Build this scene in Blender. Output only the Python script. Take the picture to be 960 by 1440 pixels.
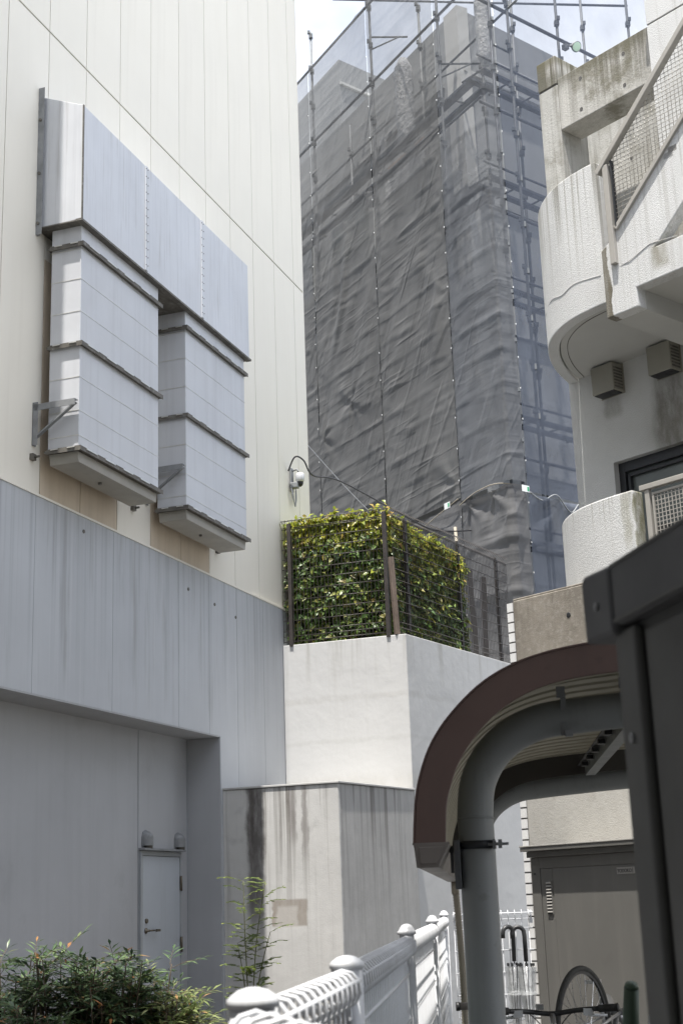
import bpy, bmesh, math, random
from math import sin, cos, pi, radians, tan, sqrt, atan2
from mathutils import Vector, Matrix, noise
random.seed(7)
S = bpy.context.scene
for o in list(bpy.data.objects): bpy.data.objects.remove(o)
COL = S.collection

# ------------------------------------------------------------------ camera
EYE = 1.6; TH = radians(15.43); PH = radians(2.05)
r0 = Vector((1, 0, 0)); u0 = Vector((0, -sin(TH), cos(TH))); fw = Vector((0, cos(TH), sin(TH)))
rr = cos(PH)*r0 - sin(PH)*u0; uu = sin(PH)*r0 + cos(PH)*u0
cd = bpy.data.cameras.new('camera'); cam = bpy.data.objects.new('camera', cd); COL.objects.link(cam)
M = Matrix((rr, uu, -fw)).transposed().to_4x4(); M.translation = (0, 0, EYE)
cam.matrix_world = M
cd.sensor_fit = 'HORIZONTAL'; cd.sensor_width = 24.0; cd.lens = 50.0
cd.clip_start = 0.05; cd.clip_end = 3000
cd.dof.use_dof = True; cd.dof.focus_distance = 17.5; cd.dof.aperture_fstop = 9.5
S.camera = cam

# ------------------------------------------------------------------ light
AZ = radians(199.25); EL = radians(75)
T = Vector((sin(AZ)*cos(EL), cos(AZ)*cos(EL), sin(EL)))
sl = bpy.data.lights.new('sun', 'SUN'); sl.energy = 4.9; sl.angle = radians(0.55); sl.color = (1, 0.955, 0.89)
so = bpy.data.objects.new('sun', sl); COL.objects.link(so)
so.rotation_euler = T.to_track_quat('Z', 'Y').to_euler(); so.location = (0, 0, 60)
w = bpy.data.worlds.new('World'); S.world = w; w.use_nodes = True
wn = w.node_tree; wn.nodes.clear()
out = wn.nodes.new('ShaderNodeOutputWorld'); bg = wn.nodes.new('ShaderNodeBackground')
sky = wn.nodes.new('ShaderNodeTexSky'); sky.sky_type = 'NISHITA'; sky.sun_disc = False
sky.sun_elevation = EL; sky.sun_rotation = AZ; sky.air_density = 1.0; sky.dust_density = 2.0; sky.ozone_density = 1.5
tc = wn.nodes.new('ShaderNodeTexCoord'); mp = wn.nodes.new('ShaderNodeMapping'); mp.inputs['Scale'].default_value = (1, 1, 1.6)
nz = wn.nodes.new('ShaderNodeTexNoise'); nz.inputs['Scale'].default_value = 2.3; nz.inputs['Detail'].default_value = 7
mr = wn.nodes.new('ShaderNodeMapRange'); mr.inputs[1].default_value = 0.36; mr.inputs[2].default_value = 0.66
mr.inputs[3].default_value = 0.12; mr.inputs[4].default_value = 0.9
mx = wn.nodes.new('ShaderNodeMixRGB'); mx.inputs[2].default_value = (13.5, 13.8, 14.3, 1)
wn.links.new(tc.outputs['Generated'], mp.inputs[0]); wn.links.new(mp.outputs[0], nz.inputs['Vector'])
wn.links.new(nz.outputs['Fac'], mr.inputs[0]); wn.links.new(mr.outputs[0], mx.inputs[0])
wn.links.new(sky.outputs[0], mx.inputs[1]); wn.links.new(mx.outputs[0], bg.inputs[0]); bg.inputs[1].default_value = 0.108
wn.links.new(bg.outputs[0], out.inputs[0])
S.view_settings.view_transform = 'Standard'; S.view_settings.look = 'None'
S.view_settings.exposure = 0.86; S.view_settings.gamma = 1
S.render.engine = 'CYCLES'
try:
    S.cycles.transparent_max_bounces = 24; S.cycles.max_bounces = 8; S.cycles.diffuse_bounces = 5
except Exception: pass

# ------------------------------------------------------------------ materials
def _n(nt, t, **k):
    n = nt.nodes.new(t)
    for a, b in k.items(): setattr(n, a, b)
    return n
def _math(nt, op, a, b=None, clamp=False):
    n = nt.nodes.new('ShaderNodeMath'); n.operation = op; n.use_clamp = clamp
    for i, v in enumerate((a, b)):
        if v is None: continue
        if isinstance(v, (int, float)): n.inputs[i].default_value = v
        else: nt.links.new(v, n.inputs[i])
    return n.outputs[0]
def _range(nt, v, a, b, c=0., d=1., smooth=False):
    n = nt.nodes.new('ShaderNodeMapRange'); n.clamp = True
    if smooth: n.interpolation_type = 'SMOOTHSTEP'
    nt.links.new(v, n.inputs[0])
    for i, x in enumerate((a, b, c, d)): n.inputs[i+1].default_value = x
    return n.outputs[0]
def _noise(nt, co, scale, sc=(1, 1, 1), detail=4, rough=.55, loc=(0, 0, 0)):
    m = nt.nodes.new('ShaderNodeMapping'); m.inputs['Scale'].default_value = sc; m.inputs['Location'].default_value = loc
    nt.links.new(co, m.inputs[0])
    n = nt.nodes.new('ShaderNodeTexNoise'); n.inputs['Scale'].default_value = scale
    n.inputs['Detail'].default_value = detail; n.inputs['Roughness'].default_value = rough
    nt.links.new(m.outputs[0], n.inputs['Vector']); return n.outputs['Fac']
def _mix(nt, fac, a, b, mode='MIX'):
    n = nt.nodes.new('ShaderNodeMixRGB'); n.blend_type = mode
    if isinstance(fac, (int, float)): n.inputs[0].default_value = fac
    else: nt.links.new(fac, n.inputs[0])
    for i, v in ((1, a), (2, b)):
        if isinstance(v, tuple): n.inputs[i].default_value = (v+(1,))[:4]
        else: nt.links.new(v, n.inputs[i])
    return n.outputs[0]
def mat(name, col, rough=.7, var=.12, vs=2.5, bumps=(), metal=0., streaks=(), patches=(), spots=(), rnd=0., spec=.5, gen=False):
    m = bpy.data.materials.new(name); m.use_nodes = True; nt = m.node_tree
    p = nt.nodes['Principled BSDF']
    co = nt.nodes.new('ShaderNodeTexCoord').outputs['Object']
    c = nt.nodes.new('ShaderNodeRGB'); c.outputs[0].default_value = (*col, 1); c = c.outputs[0]
    if var:
        f = _range(nt, _noise(nt, co, vs, detail=6), .3, .7, 1-var, 1+var)
        v = _n(nt, 'ShaderNodeVectorMath', operation='SCALE'); nt.links.new(c, v.inputs[0]); nt.links.new(f, v.inputs['Scale']); c = v.outputs[0]
    if rnd:
        oi = nt.nodes.new('ShaderNodeObjectInfo').outputs['Random']
        f = _range(nt, oi, 0, 1, 1-rnd, 1+rnd)
        v = _n(nt, 'ShaderNodeVectorMath', operation='SCALE'); nt.links.new(c, v.inputs[0]); nt.links.new(f, v.inputs['Scale']); c = v.outputs[0]
    sx = nt.nodes.new('ShaderNodeSeparateXYZ'); nt.links.new(co, sx.inputs[0])
    # streaks: (colour, amount, across, along, lo, hi, (ztop, zfade) or None)
    for k, (sc, am, ac, al, lo, hi, zf) in enumerate(streaks):
        f = _range(nt, _noise(nt, co, 1., (ac, ac, al), 5, .6, (k*7.3, k*3.1, k)), lo, hi, 0, am)
        if zf: f = _math(nt, 'MULTIPLY', f, _range(nt, sx.outputs[2], zf[0]-zf[1], zf[0], 0, 1))
        c = _mix(nt, f, c, sc)
    # patches: (colour, amount, axis, centre, half, soft, zcentre, zhalf, zsoft, breakup)
    if patches:
        wob = _range(nt, _noise(nt, co, 5, detail=4), 0, 1, -.06, .06)
    for (pc, am, ax, cc, hf, sf, zc, zh, zs, br) in patches:
        a = _math(nt, 'ADD', sx.outputs[ax], wob); a = _math(nt, 'ABSOLUTE', _math(nt, 'SUBTRACT', a, cc))
        f = _range(nt, a, hf, hf+sf, am, 0, True)
        z = _math(nt, 'ABSOLUTE', _math(nt, 'SUBTRACT', sx.outputs[2], zc))
        f = _math(nt, 'MULTIPLY', f, _range(nt, z, zh, zh+zs, 1, 0, True))
        if br: f = _math(nt, 'MULTIPLY', f, _range(nt, _noise(nt, co, 9, (1, 1, .35), 5, .7), .35, .6, 1-br, 1))
        c = _mix(nt, f, c, pc)
    for (pc, am, sc, lo, hi) in spots:
        c = _mix(nt, _range(nt, _noise(nt, co, sc, detail=6, rough=.65, loc=(3, 9, 2)), lo, hi, 0, am), c, pc)
    nt.links.new(c, p.inputs['Base Color'])
    rf = _range(nt, _noise(nt, co, vs*3, detail=3), .3, .7, max(.05, rough-.08), min(1, rough+.08)); nt.links.new(rf, p.inputs['Roughness'])
    p.inputs['Metallic'].default_value = metal; p.inputs['Specular IOR Level'].default_value = spec
    prev = None
    for (sc, st, ds) in bumps:
        b = nt.nodes.new('ShaderNodeBump'); b.inputs['Strength'].default_value = st; b.inputs['Distance'].default_value = ds
        nt.links.new(_noise(nt, co, sc, detail=4, rough=.6), b.inputs['Height'])
        if prev: nt.links.new(prev, b.inputs['Normal'])
        prev = b.outputs[0]
    if prev: nt.links.new(prev, p.inputs['Normal'])
    m['p'] = 1
    return m
def leafmat(name, cols, rough=.4, trans=.25):
    m = bpy.data.materials.new(name); m.use_nodes = True; nt = m.node_tree; p = nt.nodes['Principled BSDF']
    g = nt.nodes.new('ShaderNodeNewGeometry').outputs['Random Per Island']
    r = nt.nodes.new('ShaderNodeValToRGB'); el = r.color_ramp.elements
    while len(el) < len(cols): el.new(.5)
    for i, (pos, c) in enumerate(cols): el[i].position = pos; el[i].color = (*c, 1)
    nt.links.new(g, r.inputs[0]); nt.links.new(r.outputs[0], p.inputs['Base Color'])
    p.inputs['Roughness'].default_value = rough
    t = nt.nodes.new('ShaderNodeBsdfTranslucent'); nt.links.new(r.outputs[0], t.inputs[0])
    x = nt.nodes.new('ShaderNodeMixShader'); x.inputs[0].default_value = trans
    o = nt.nodes['Material Output']
    nt.links.new(p.outputs[0], x.inputs[1]); nt.links.new(t.outputs[0], x.inputs[2]); nt.links.new(x.outputs[0], o.inputs[0])
    return m
def netmat(name, col, alpha, trans=.3, zr=None, alow=None, crease=.5):
    m = bpy.data.materials.new(name); m.use_nodes = True; nt = m.node_tree; nt.nodes.clear()
    o = nt.nodes.new('ShaderNodeOutputMaterial')
    co = nt.nodes.new('ShaderNodeTexCoord').outputs['Object']
    d = nt.nodes.new('ShaderNodeBsdfPrincipled'); d.inputs['Roughness'].default_value = .7; d.inputs['Specular IOR Level'].default_value = .3
    f = _range(nt, _noise(nt, co, 1.1, (1, 1, .5), 6, .6), .3, .7, .85, 1.18)
    v = _n(nt, 'ShaderNodeVectorMath', operation='SCALE'); v.inputs[0].default_value = col; nt.links.new(f, v.inputs['Scale'])
    c = _mix(nt, _range(nt, _noise(nt, co, 3.1, (1, 1, 1), 6, .7, (5, 5, 5)), .64, .8, 0, .25), v.outputs[0], (.42, .41, .38))
    nt.links.new(c, d.inputs['Base Color'])
    prev = None; uv = nt.nodes.new('ShaderNodeTexCoord').outputs['UV']
    for (sc, rot, el, st, ds, lc) in ((1.0, .02, 9, .9, .03, 0), (2.1, .05, 9, .8, .015, 9), (.8, .95, 6, .95, .04, 5), (1.7, 1.05, 7, .75, .018, 3), (4.5, .25, 5, .45, .006, 7), (4.0, 1.45, 4, .4, .006, 2)):
        mp_ = nt.nodes.new('ShaderNodeMapping'); mp_.vector_type = 'TEXTURE'; mp_.inputs['Rotation'].default_value = (0, 0, rot); mp_.inputs['Scale'].default_value = (el, 1, 1); mp_.inputs['Location'].default_value = (lc, lc*.7, 0)
        nt.links.new(uv, mp_.inputs[0])
        n_ = nt.nodes.new('ShaderNodeTexNoise'); n_.inputs['Scale'].default_value = sc*1.6; n_.inputs['Detail'].default_value = 2; n_.inputs['Roughness'].default_value = .45; n_.inputs['Distortion'].default_value = .25
        nt.links.new(mp_.outputs[0], n_.inputs['Vector'])
        h = _math(nt, 'ABSOLUTE', _math(nt, 'SUBTRACT', n_.outputs['Fac'], .5)); h = _range(nt, h, 0, .055, 1, 0)
        h = _math(nt, 'MULTIPLY', h, _range(nt, _noise(nt, uv, .9, detail=2, loc=(lc*2.3, lc, 0)), .44, .62, .08, 1))
        b = nt.nodes.new('ShaderNodeBump'); b.inputs['Strength'].default_value = min(1, st*crease*.95); b.inputs['Distance'].default_value = ds
        nt.links.new(h, b.inputs['Height'])
        if prev: nt.links.new(prev, b.inputs['Normal'])
        prev = b.outputs[0]
    nt.links.new(prev, d.inputs['Normal'])
    tl = nt.nodes.new('ShaderNodeBsdfTranslucent'); nt.links.new(c, tl.inputs[0])
    m1 = nt.nodes.new('ShaderNodeMixShader'); m1.inputs[0].default_value = trans
    nt.links.new(d.outputs[0], m1.inputs[1]); nt.links.new(tl.outputs[0], m1.inputs[2])
    tr = nt.nodes.new('ShaderNodeBsdfTransparent')
    m2 = nt.nodes.new('ShaderNodeMixShader')
    nf = _noise(nt, co, .8, (1, 1, .8), 5, .6, (1, 2, 3))
    fa = _range(nt, nf, .3, .7, max(0, alpha-.05), min(1, alpha+.05))
    if zr:
        sx = nt.nodes.new('ShaderNodeSeparateXYZ'); nt.links.new(co, sx.inputs[0])
        zz = _math(nt, 'ADD', sx.outputs[2], _range(nt, nf, .3, .7, -.9, .9))
        zf = _range(nt, zz, zr[0], zr[1], alow, 0, True)
        fa = _math(nt, 'ADD', fa, zf, True)
    nt.links.new(fa, m2.inputs[0]); nt.links.new(tr.outputs[0], m2.inputs[1]); nt.links.new(m1.outputs[0], m2.inputs[2])
    nt.links.new(m2.outputs[0], o.inputs[0])
    return m
def glassmat(name, col, alpha=.35, rough=.1):
    m = bpy.data.materials.new(name); m.use_nodes = True; nt = m.node_tree; p = nt.nodes['Principled BSDF']
    p.inputs['Base Color'].default_value = (*col, 1); p.inputs['Roughness'].default_value = rough
    co = nt.nodes.new('ShaderNodeTexCoord').outputs['Object']
    b = nt.nodes.new('ShaderNodeBump'); b.inputs['Strength'].default_value = .6; b.inputs['Distance'].default_value = .02
    nt.links.new(_noise(nt, co, 12, detail=5), b.inputs['Height']); nt.links.new(b.outputs[0], p.inputs['Normal'])
    p.inputs['Alpha'].default_value = alpha
    return m

DK = (.06, .055, .05); BR = (.20, .17, .13); GR = (.12, .13, .07)
MT = {}
MT['cream'] = mat('cream_panel', (.77, .74, .665), .6, .03, .7, ((90, .15, .004),), rnd=.012, streaks=(((.50, .46, .38), .12, 9, .35, .52, .8, None),))
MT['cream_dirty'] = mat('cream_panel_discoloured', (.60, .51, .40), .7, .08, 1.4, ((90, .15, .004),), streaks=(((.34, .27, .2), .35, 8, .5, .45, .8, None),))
MT['band'] = mat('grey_blue_band', (.44, .46, .49), .6, .05, 1, ((70, .15, .004),), streaks=(((.19, .2, .22), .55, 16, .12, .48, .75, (5.45, 1.9)), ((.6, .61, .62), .35, 23, .3, .55, .8, None), ((.16, .15, .14), .5, 7, .5, .55, .8, (3.9, .4))), rnd=.015)
MT['recess'] = mat('grey_plaster', (.40, .41, .43), .8, .06, .8, ((130, .35, .006), (7, .12, .02)), streaks=(((.25, .25, .26), .25, 5, .3, .5, .8, None),), spots=(((.2, .2, .2), .3, 1.3, .6, .8),))
MT['door'] = mat('blue_grey_door_paint', (.44, .475, .52), .45, .04, 1.2, spots=(((.3, .3, .3), .35, 7, .62, .76),), streaks=(((.32, .34, .36), .3, 12, .7, .52, .75, None),))
MT['doorframe'] = mat('grey_door_frame', (.34, .36, .38), .5, .06, 4)
MT['galv'] = mat('galvanised_sheet', (.60, .615, .645), .48, .05, 1.4, ((220, .06, .002),), metal=.15, streaks=(((.36, .37, .40), .35, 22, .35, .5, .75, None), ((.28, .27, .25), .4, 26, 1.1, .55, .75, (8.45, .3))))
MT['galv_warm'] = mat('galvanised_trunk_sheet', (.57, .585, .615), .5, .05, 1.1, ((5, .12, .01),), metal=.1, streaks=(((.33, .33, .35), .3, 9, .35, .5, .8, None),))
MT['tray'] = mat('dull_tray_underside', (.34, .325, .29), .6, .1, 3)
MT['flange'] = mat('dirty_flange_steel', (.13, .122, .108), .65, .3, 9, metal=.2, spots=(((.36, .36, .35), .5, 14, .55, .7),))
MT['clip'] = mat('bright_zinc_clip', (.62, .62, .60), .4, .15, 12, metal=.5)
MT['steel'] = mat('galvanised_pipe', (.25, .26, .27), .55, .2, 9, metal=.2)
MT['pole'] = mat('weathered_scaffold_pipe', (.13, .14, .15), .6, .2, 9)
MT['steel_dark'] = mat('dark_scaffold_pipe', (.11, .12, .14), .5, .2, 9, metal=.3)
MT['white_block'] = mat('white_painted_render', (.545, .545, .54), .75, .04, .9, ((110, .25, .005), (1.3, .28, .05), (5, .08, .02)), streaks=(((.33, .32, .29), .6, 7, .35, .54, .66, (4.97, .7)), ((.40, .39, .36), .4, 15, .2, .55, .7, (5.1, 2.0))), patches=(((.40, .39, .37), .35, 2, 4.17, .012, .05, 4, 2, .1, .6), ((.38, .37, .34), .4, 2, 3.02, .04, .2, 3, 1, .1, .5), ((.40, .40, .38), .3, 2, 3.62, .006, .04, 3.6, 1, .1, .6)), spots=(((.5, .5, .49), .12, 1.0, .58, .8),))
MT['low_block'] = mat('streaked_concrete', (.56, .555, .54), .85, .08, 1.3, ((120, .35, .006), (3, .2, .03)),
    streaks=(((.13, .115, .10), .95, 8, .22, .54, .61, (3.1, 1.8)), ((.16, .15, .135), .85, 18, .35, .50, .70, (3.3, 2.8)), ((.62, .62, .6), .22, 14, .4, .5, .7, None)),
    patches=(((.27, .265, .26), .5, 0, .75, .98, .03, 1.5, 3, .1, .35), ((.07, .06, .055), .85, 1, -.41, .07, .07, 2.5, .75, .7, .35), ((.14, .12, .11), .6, 1, -.87, .03, .035, 2.72, .2, .4, .3), ((.15, .13, .12), .5, 1, -1.02, .02, .03, 2.6, .25, .4, .3),
             ((.26, .22, .18), .8, 1, -.82, .2, .03, 1.53, .13, .03, .25), ((.52, .5, .47), .85, 1, -.78, .1, .05, 1.49, .09, .04, .35)))
MT['stucco'] = mat('white_sprayed_stucco', (.61, .615, .61), .9, .05, 2, ((75, .55, .014), (200, .4, .006)),
    streaks=(((.20, .19, .15), .55, 6, .22, .6, .74, None), ((.3, .29, .26), .4, 15, .3, .6, .8, None)), spots=(((.35, .34, .3), .3, 12, .6, .78), ((.3, .3, .28), .5, 60, .62, .75)))
def stuc(name, ztop, zf, patches=(), base=(.61, .615, .61), am=.85):
    return mat(name, base, .9, .05, 2, ((75, .55, .014), (200, .4, .006)),
      streaks=(((.15, .14, .105), am, 13, .2, .535, .60, (ztop, zf)), ((.25, .24, .2), am*.9, 26, .2, .56, .63, (ztop, zf*1.6)), ((.35, .34, .3), .35, 17, .3, .58, .8, None)), spots=(((.3, .3, .28), .45, 60, .62, .75),), patches=patches)
MT['stucco_up'] = stuc('white_stucco_balcony', 8.75, .9)
MT['stucco_low'] = stuc('white_stucco_low_parapet', 5.3, .35, patches=(((.17, .165, .09), .9, 0, 1.86, .03, .02, 4.6, .9, .1, .55), ((.25, .24, .16), .6, 0, 1.74, .02, .05, 4.95, .15, .2, .5), ((.2, .2, .14), .7, 0, .0, .02, .05, 4.9, .3, .2, .5)))
MT['stucco_stair'] = stuc('white_stucco_stair', 9.6, 3.2, patches=(((.12, .105, .07), .97, 0, 1.865, .035, .015, 7.2, .42, .08, .25), ((.2, .18, .12), .7, 0, 2.5, .05, .07, 7.3, .08, .1, .5)), am=.45)
MT['stucco_wall'] = mat('grey_white_stucco_wall', (.56, .565, .555), .9, .08, 1.5, ((75, .5, .012), (200, .4, .006)), spots=(((.3, .3, .28), .5, 50, .6, .75),),
    patches=(((.12, .11, .09), .75, 0, 1.32, .12, .16, 6.4, .3, .35, .55), ((.2, .19, .16), .6, 0, .58, .06, .1, 6.68, .05, .1, .5), ((.2, .19, .16), .5, 0, 1.7, .5, .3, 6.3, .1, .2, .5)))
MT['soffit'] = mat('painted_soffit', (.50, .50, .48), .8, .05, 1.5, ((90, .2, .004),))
MT['beam'] = mat('weathered_concrete', (.45, .44, .41), .85, .12, 2, ((60, .5, .01),),
    streaks=(((.09, .085, .06), .9, 12, .35, .50, .56, (9.98, .75)), ((.10, .09, .07), .75, 30, .35, .51, .57, (10.3, 1.2)), ((.62, .61, .58), .3, 14, .4, .55, .7, None)), spots=(((.13, .12, .08), .75, 2.4, .50, .64),), patches=(((.10, .095, .065), .8, 2, 9.89, .03, .16, 9.9, 1, .1, .45), ((.13, .12, .07), .7, 2, 10.18, .02, .1, 10, 1, .1, .3)))
MT['beam_soft'] = mat('pale_concrete', (.45, .445, .42), .85, .1, 2, ((60, .5, .01),), spots=(((.2, .19, .15), .75, 3.2, .5, .7),), streaks=(((.17, .16, .13), .65, 12, .5, .5, .7, None),))
MT['brown'] = mat('brown_stained_concrete', (.25, .225, .19), .9, .2, 3, ((110, .5, .006), (20, .2, .008)), streaks=(((.11, .095, .07), .7, 10, .5, .48, .68, (4.6, .9)),),
    patches=(((.46, .45, .42), .95, 2, 2.6, .62, .25, 2.6, .75, .2, .15), ((.42, .41, .38), .8, 2, .9, 1.2, .3, .9, 1.2, .2, .15)), spots=(((.40, .38, .34), .5, 25, .5, .7), ((.10, .09, .06), .5, 6, .6, .8)))
MT['tile'] = mat('white_glazed_tile', (.78, .78, .77), .25, .02, 3, rnd=.05)
MT['mortar'] = mat('dark_mortar', (.12, .115, .11), .9, .1, 9)
MT['net_l'] = netmat('grey_scaffold_net', (.158, .158, .156), .60, .36, (12.2, 18.2), .38, .5)
MT['net_c'] = netmat('grey_net_corner', (.185, .192, .205), .54, .42, (9.5, 16.5), .34, .4)
MT['net_r'] = netmat('blue_grey_scaffold_net', (.135, .155, .20), .54, .40, (8, 17), .16, .12)
MT['net_b'] = netmat('dark_base_net', (.135, .135, .138), .95, .2, None, None, .35)
MT['bldg'] = mat('grey_concrete_building', (.33, .34, .345), .85, .07, .6, ((40, .2, .01),), streaks=(((.22, .22, .22), .4, 2, .2, .5, .8, None),))
MT['bldg_pale'] = mat('pale_pillar_render', (.62, .62, .60), .8, .05, 1)
MT['plastic'] = mat('crumpled_white_plastic', (.75, .76, .77), .3, .08, 6, ((14, 1., .08), (40, .6, .03)))
MT['orange'] = mat('orange_primer_strip', (.60, .30, .14), .7, .1, 4)
MT['fence_br'] = mat('dark_brown_fence_metal', (.052, .045, .042), .45, .2, 9, metal=.2)
MT['wood'] = mat('weathered_wood', (.17, .13, .105), .85, .25, 6, streaks=(((.07, .055, .045), .6, 40, 2, .45, .7, None),))
MT['white_metal'] = mat('white_powder_coat', (.60, .615, .64), .4, .04, 4, spots=(((.32, .30, .27), .5, 14, .60, .74), ((.30, .2, .13), .6, 38, .70, .78)), streaks=(((.4, .39, .36), .35, 40, 2.5, .52, .75, None),))
MT['board'] = mat('pale_green_white_board', (.66, .70, .66), .5, .04, 1.5)
MT['shed'] = mat('grey_brown_shed_paint', (.135, .132, .122), .5, .05, 1.5, spots=(((.10, .097, .09), .5, 3, .6, .8), ((.32, .31, .29), .5, 30, .7, .78)), streaks=(((.2, .19, .175), .4, 9, .6, .5, .8, None),))
MT['shed_pale'] = mat('shed_roof_edge', (.30, .29, .27), .45, .08, 3)
MT['near'] = mat('dark_grey_shed_paint', (.085, .088, .086), .55, .08, 2, ((40, .1, .003),), spots=(((.16, .15, .13), .4, 22, .64, .76), ((.05, .05, .05), .4, 3, .6, .75)), streaks=(((.13, .125, .11), .35, 30, 1.2, .55, .75, None),))
MT['near_roof'] = mat('dark_grey_roof_edge', (.088, .092, .098), .6, .1, 2, ((40, .15, .003),), spots=(((.17, .13, .1), .5, 7, .6, .75),))
MT['canopy_br'] = mat('brown_canopy_fascia', (.150, .100, .088), .5, .1, 2, spots=(((.06, .048, .044), .7, 5, .6, .72), ((.2, .17, .15), .35, 30, .66, .8)), streaks=(((.1, .075, .07), .4, 14, 2, .5, .75, None),))
MT['canopy_dk'] = mat('dark_rear_trim', (.05, .045, .04), .6, .1, 3)
MT['canopy_tan'] = mat('tan_corrugated_sheet', (.36, .335, .26), .6, .08, 3)
MT['column'] = mat('grey_green_steel', (.245, .258, .26), .5, .07, 2.5, ((30, .08, .004),), spots=(((.12, .11, .09), .5, 9, .64, .76), ((.28, .29, .28), .3, 40, .66, .8)), streaks=(((.13, .13, .12), .4, 14, .8, .52, .75, None),))
MT['gutter'] = mat('grey_brown_gutter', (.20, .18, .165), .5, .08, 3)
MT['rubber'] = mat('black_rubber', (.02, .02, .02), .5, .1, 6)
MT['tyre'] = mat('dusty_tyre', (.05, .05, .048), .8, .15, 20)
MT['chrome'] = mat('satin_chrome', (.55, .55, .56), .28, .05, 6, metal=.9)
MT['alu'] = mat('satin_aluminium', (.45, .45, .46), .35, .05, 6, metal=.7)
MT['bikegreen'] = mat('dark_green_rubber', (.03, .055, .032), .45, .1, 6)
MT['hose'] = mat('beige_hose', (.30, .27, .215), .6, .08, 5)
MT['black'] = mat('black_plastic', (.025, .026, .028), .45, .05, 5)
MT['frame_dark'] = mat('black_window_frame', (.022, .024, .028), .4, .05, 5)
MT['glass'] = mat('dim_window_glass', (.11, .125, .115), .12, .1, 1.5, spec=.8)
MT['hood'] = mat('khaki_vent_hood', (.26, .25, .21), .45, .05, 3)
MT['rail'] = mat('beige_painted_railing', (.36, .345, .315), .5, .08, 5, spots=(((.3, .27, .22), .4, 14, .6, .75),))
MT['asphalt'] = mat('asphalt', (.10, .10, .10), .9, .15, 3, ((80, .6, .01),))
MT['soil'] = mat('planting_soil', (.06, .045, .035), .95, .3, 5, ((30, 1, .04),))
MT['rear'] = mat('shade_block_render', (.5, .49, .47), .8, .06, 1)
MT['cable'] = mat('dark_cable', (.03, .03, .035), .5, 0, 1)
MT['cable_w'] = mat('pale_cable', (.5, .5, .5), .5, 0, 1)
MT['tagw'] = mat('white_tag', (.8, .82, .8), .5, 0, 1)
MT['tagg'] = mat('green_tag_mark', (.03, .35, .15), .5, 0, 1)
MT['brass'] = mat('dull_bronze', (.16, .14, .11), .35, .1, 9, metal=.7)
MT['clear'] = glassmat('clear_umbrella_film', (.85, .87, .88), .34)
MT['leaf_h'] = leafmat('hedge_leaves', ((0, (.045, .09, .02)), (.3, (.09, .17, .04)), (.6, (.16, .25, .06)), (.85, (.27, .32, .08)), (1, (.32, .27, .09))), .42, .3)
MT['leaf_t'] = leafmat('hedge_new_growth', ((0, (.18, .24, .03)), (.5, (.38, .42, .06)), (.85, (.50, .46, .08)), (1, (.40, .26, .09))), .35, .4)
MT['leaf_n'] = leafmat('shrub_leaves', ((0, (.035, .07, .036)), (.5, (.08, .135, .06)), (.85, (.14, .20, .085)), (.955, (.18, .23, .10)), (1, (.42, .15, .05))), .4, .2)
MT['leaf_sunlit'] = leafmat('sunlit_pale_shrub_leaves', ((0, (.10, .14, .05)), (.6, (.20, .25, .09)), (.93, (.32, .34, .16)), (1, (.45, .2, .08))), .4, .3)  # paler yellowish copy of the shrub leaves, sunlight put into the colour
MT['leaf_s'] = leafmat('sapling_leaves', ((0, (.09, .14, .035)), (.6, (.17, .23, .06)), (1, (.26, .30, .08))), .45, .35)
MT['green_stem'] = mat('green_brown_stem', (.14, .15, .06), .7, .2, 8)
MT['stem'] = mat('brown_stem', (.10, .075, .05), .8, .2, 8)
lm = bpy.data.materials.new('lamp_glow'); lm.use_nodes = True
lp_ = lm.node_tree.nodes['Principled BSDF']; lp_.inputs['Base Color'].default_value = (.42, .52, .45, 1); lp_.inputs['Emission Color'].default_value = (.55, .9, .65, 1); lp_.inputs['Emission Strength'].default_value = .12
MT['lampglow'] = lm

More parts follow.
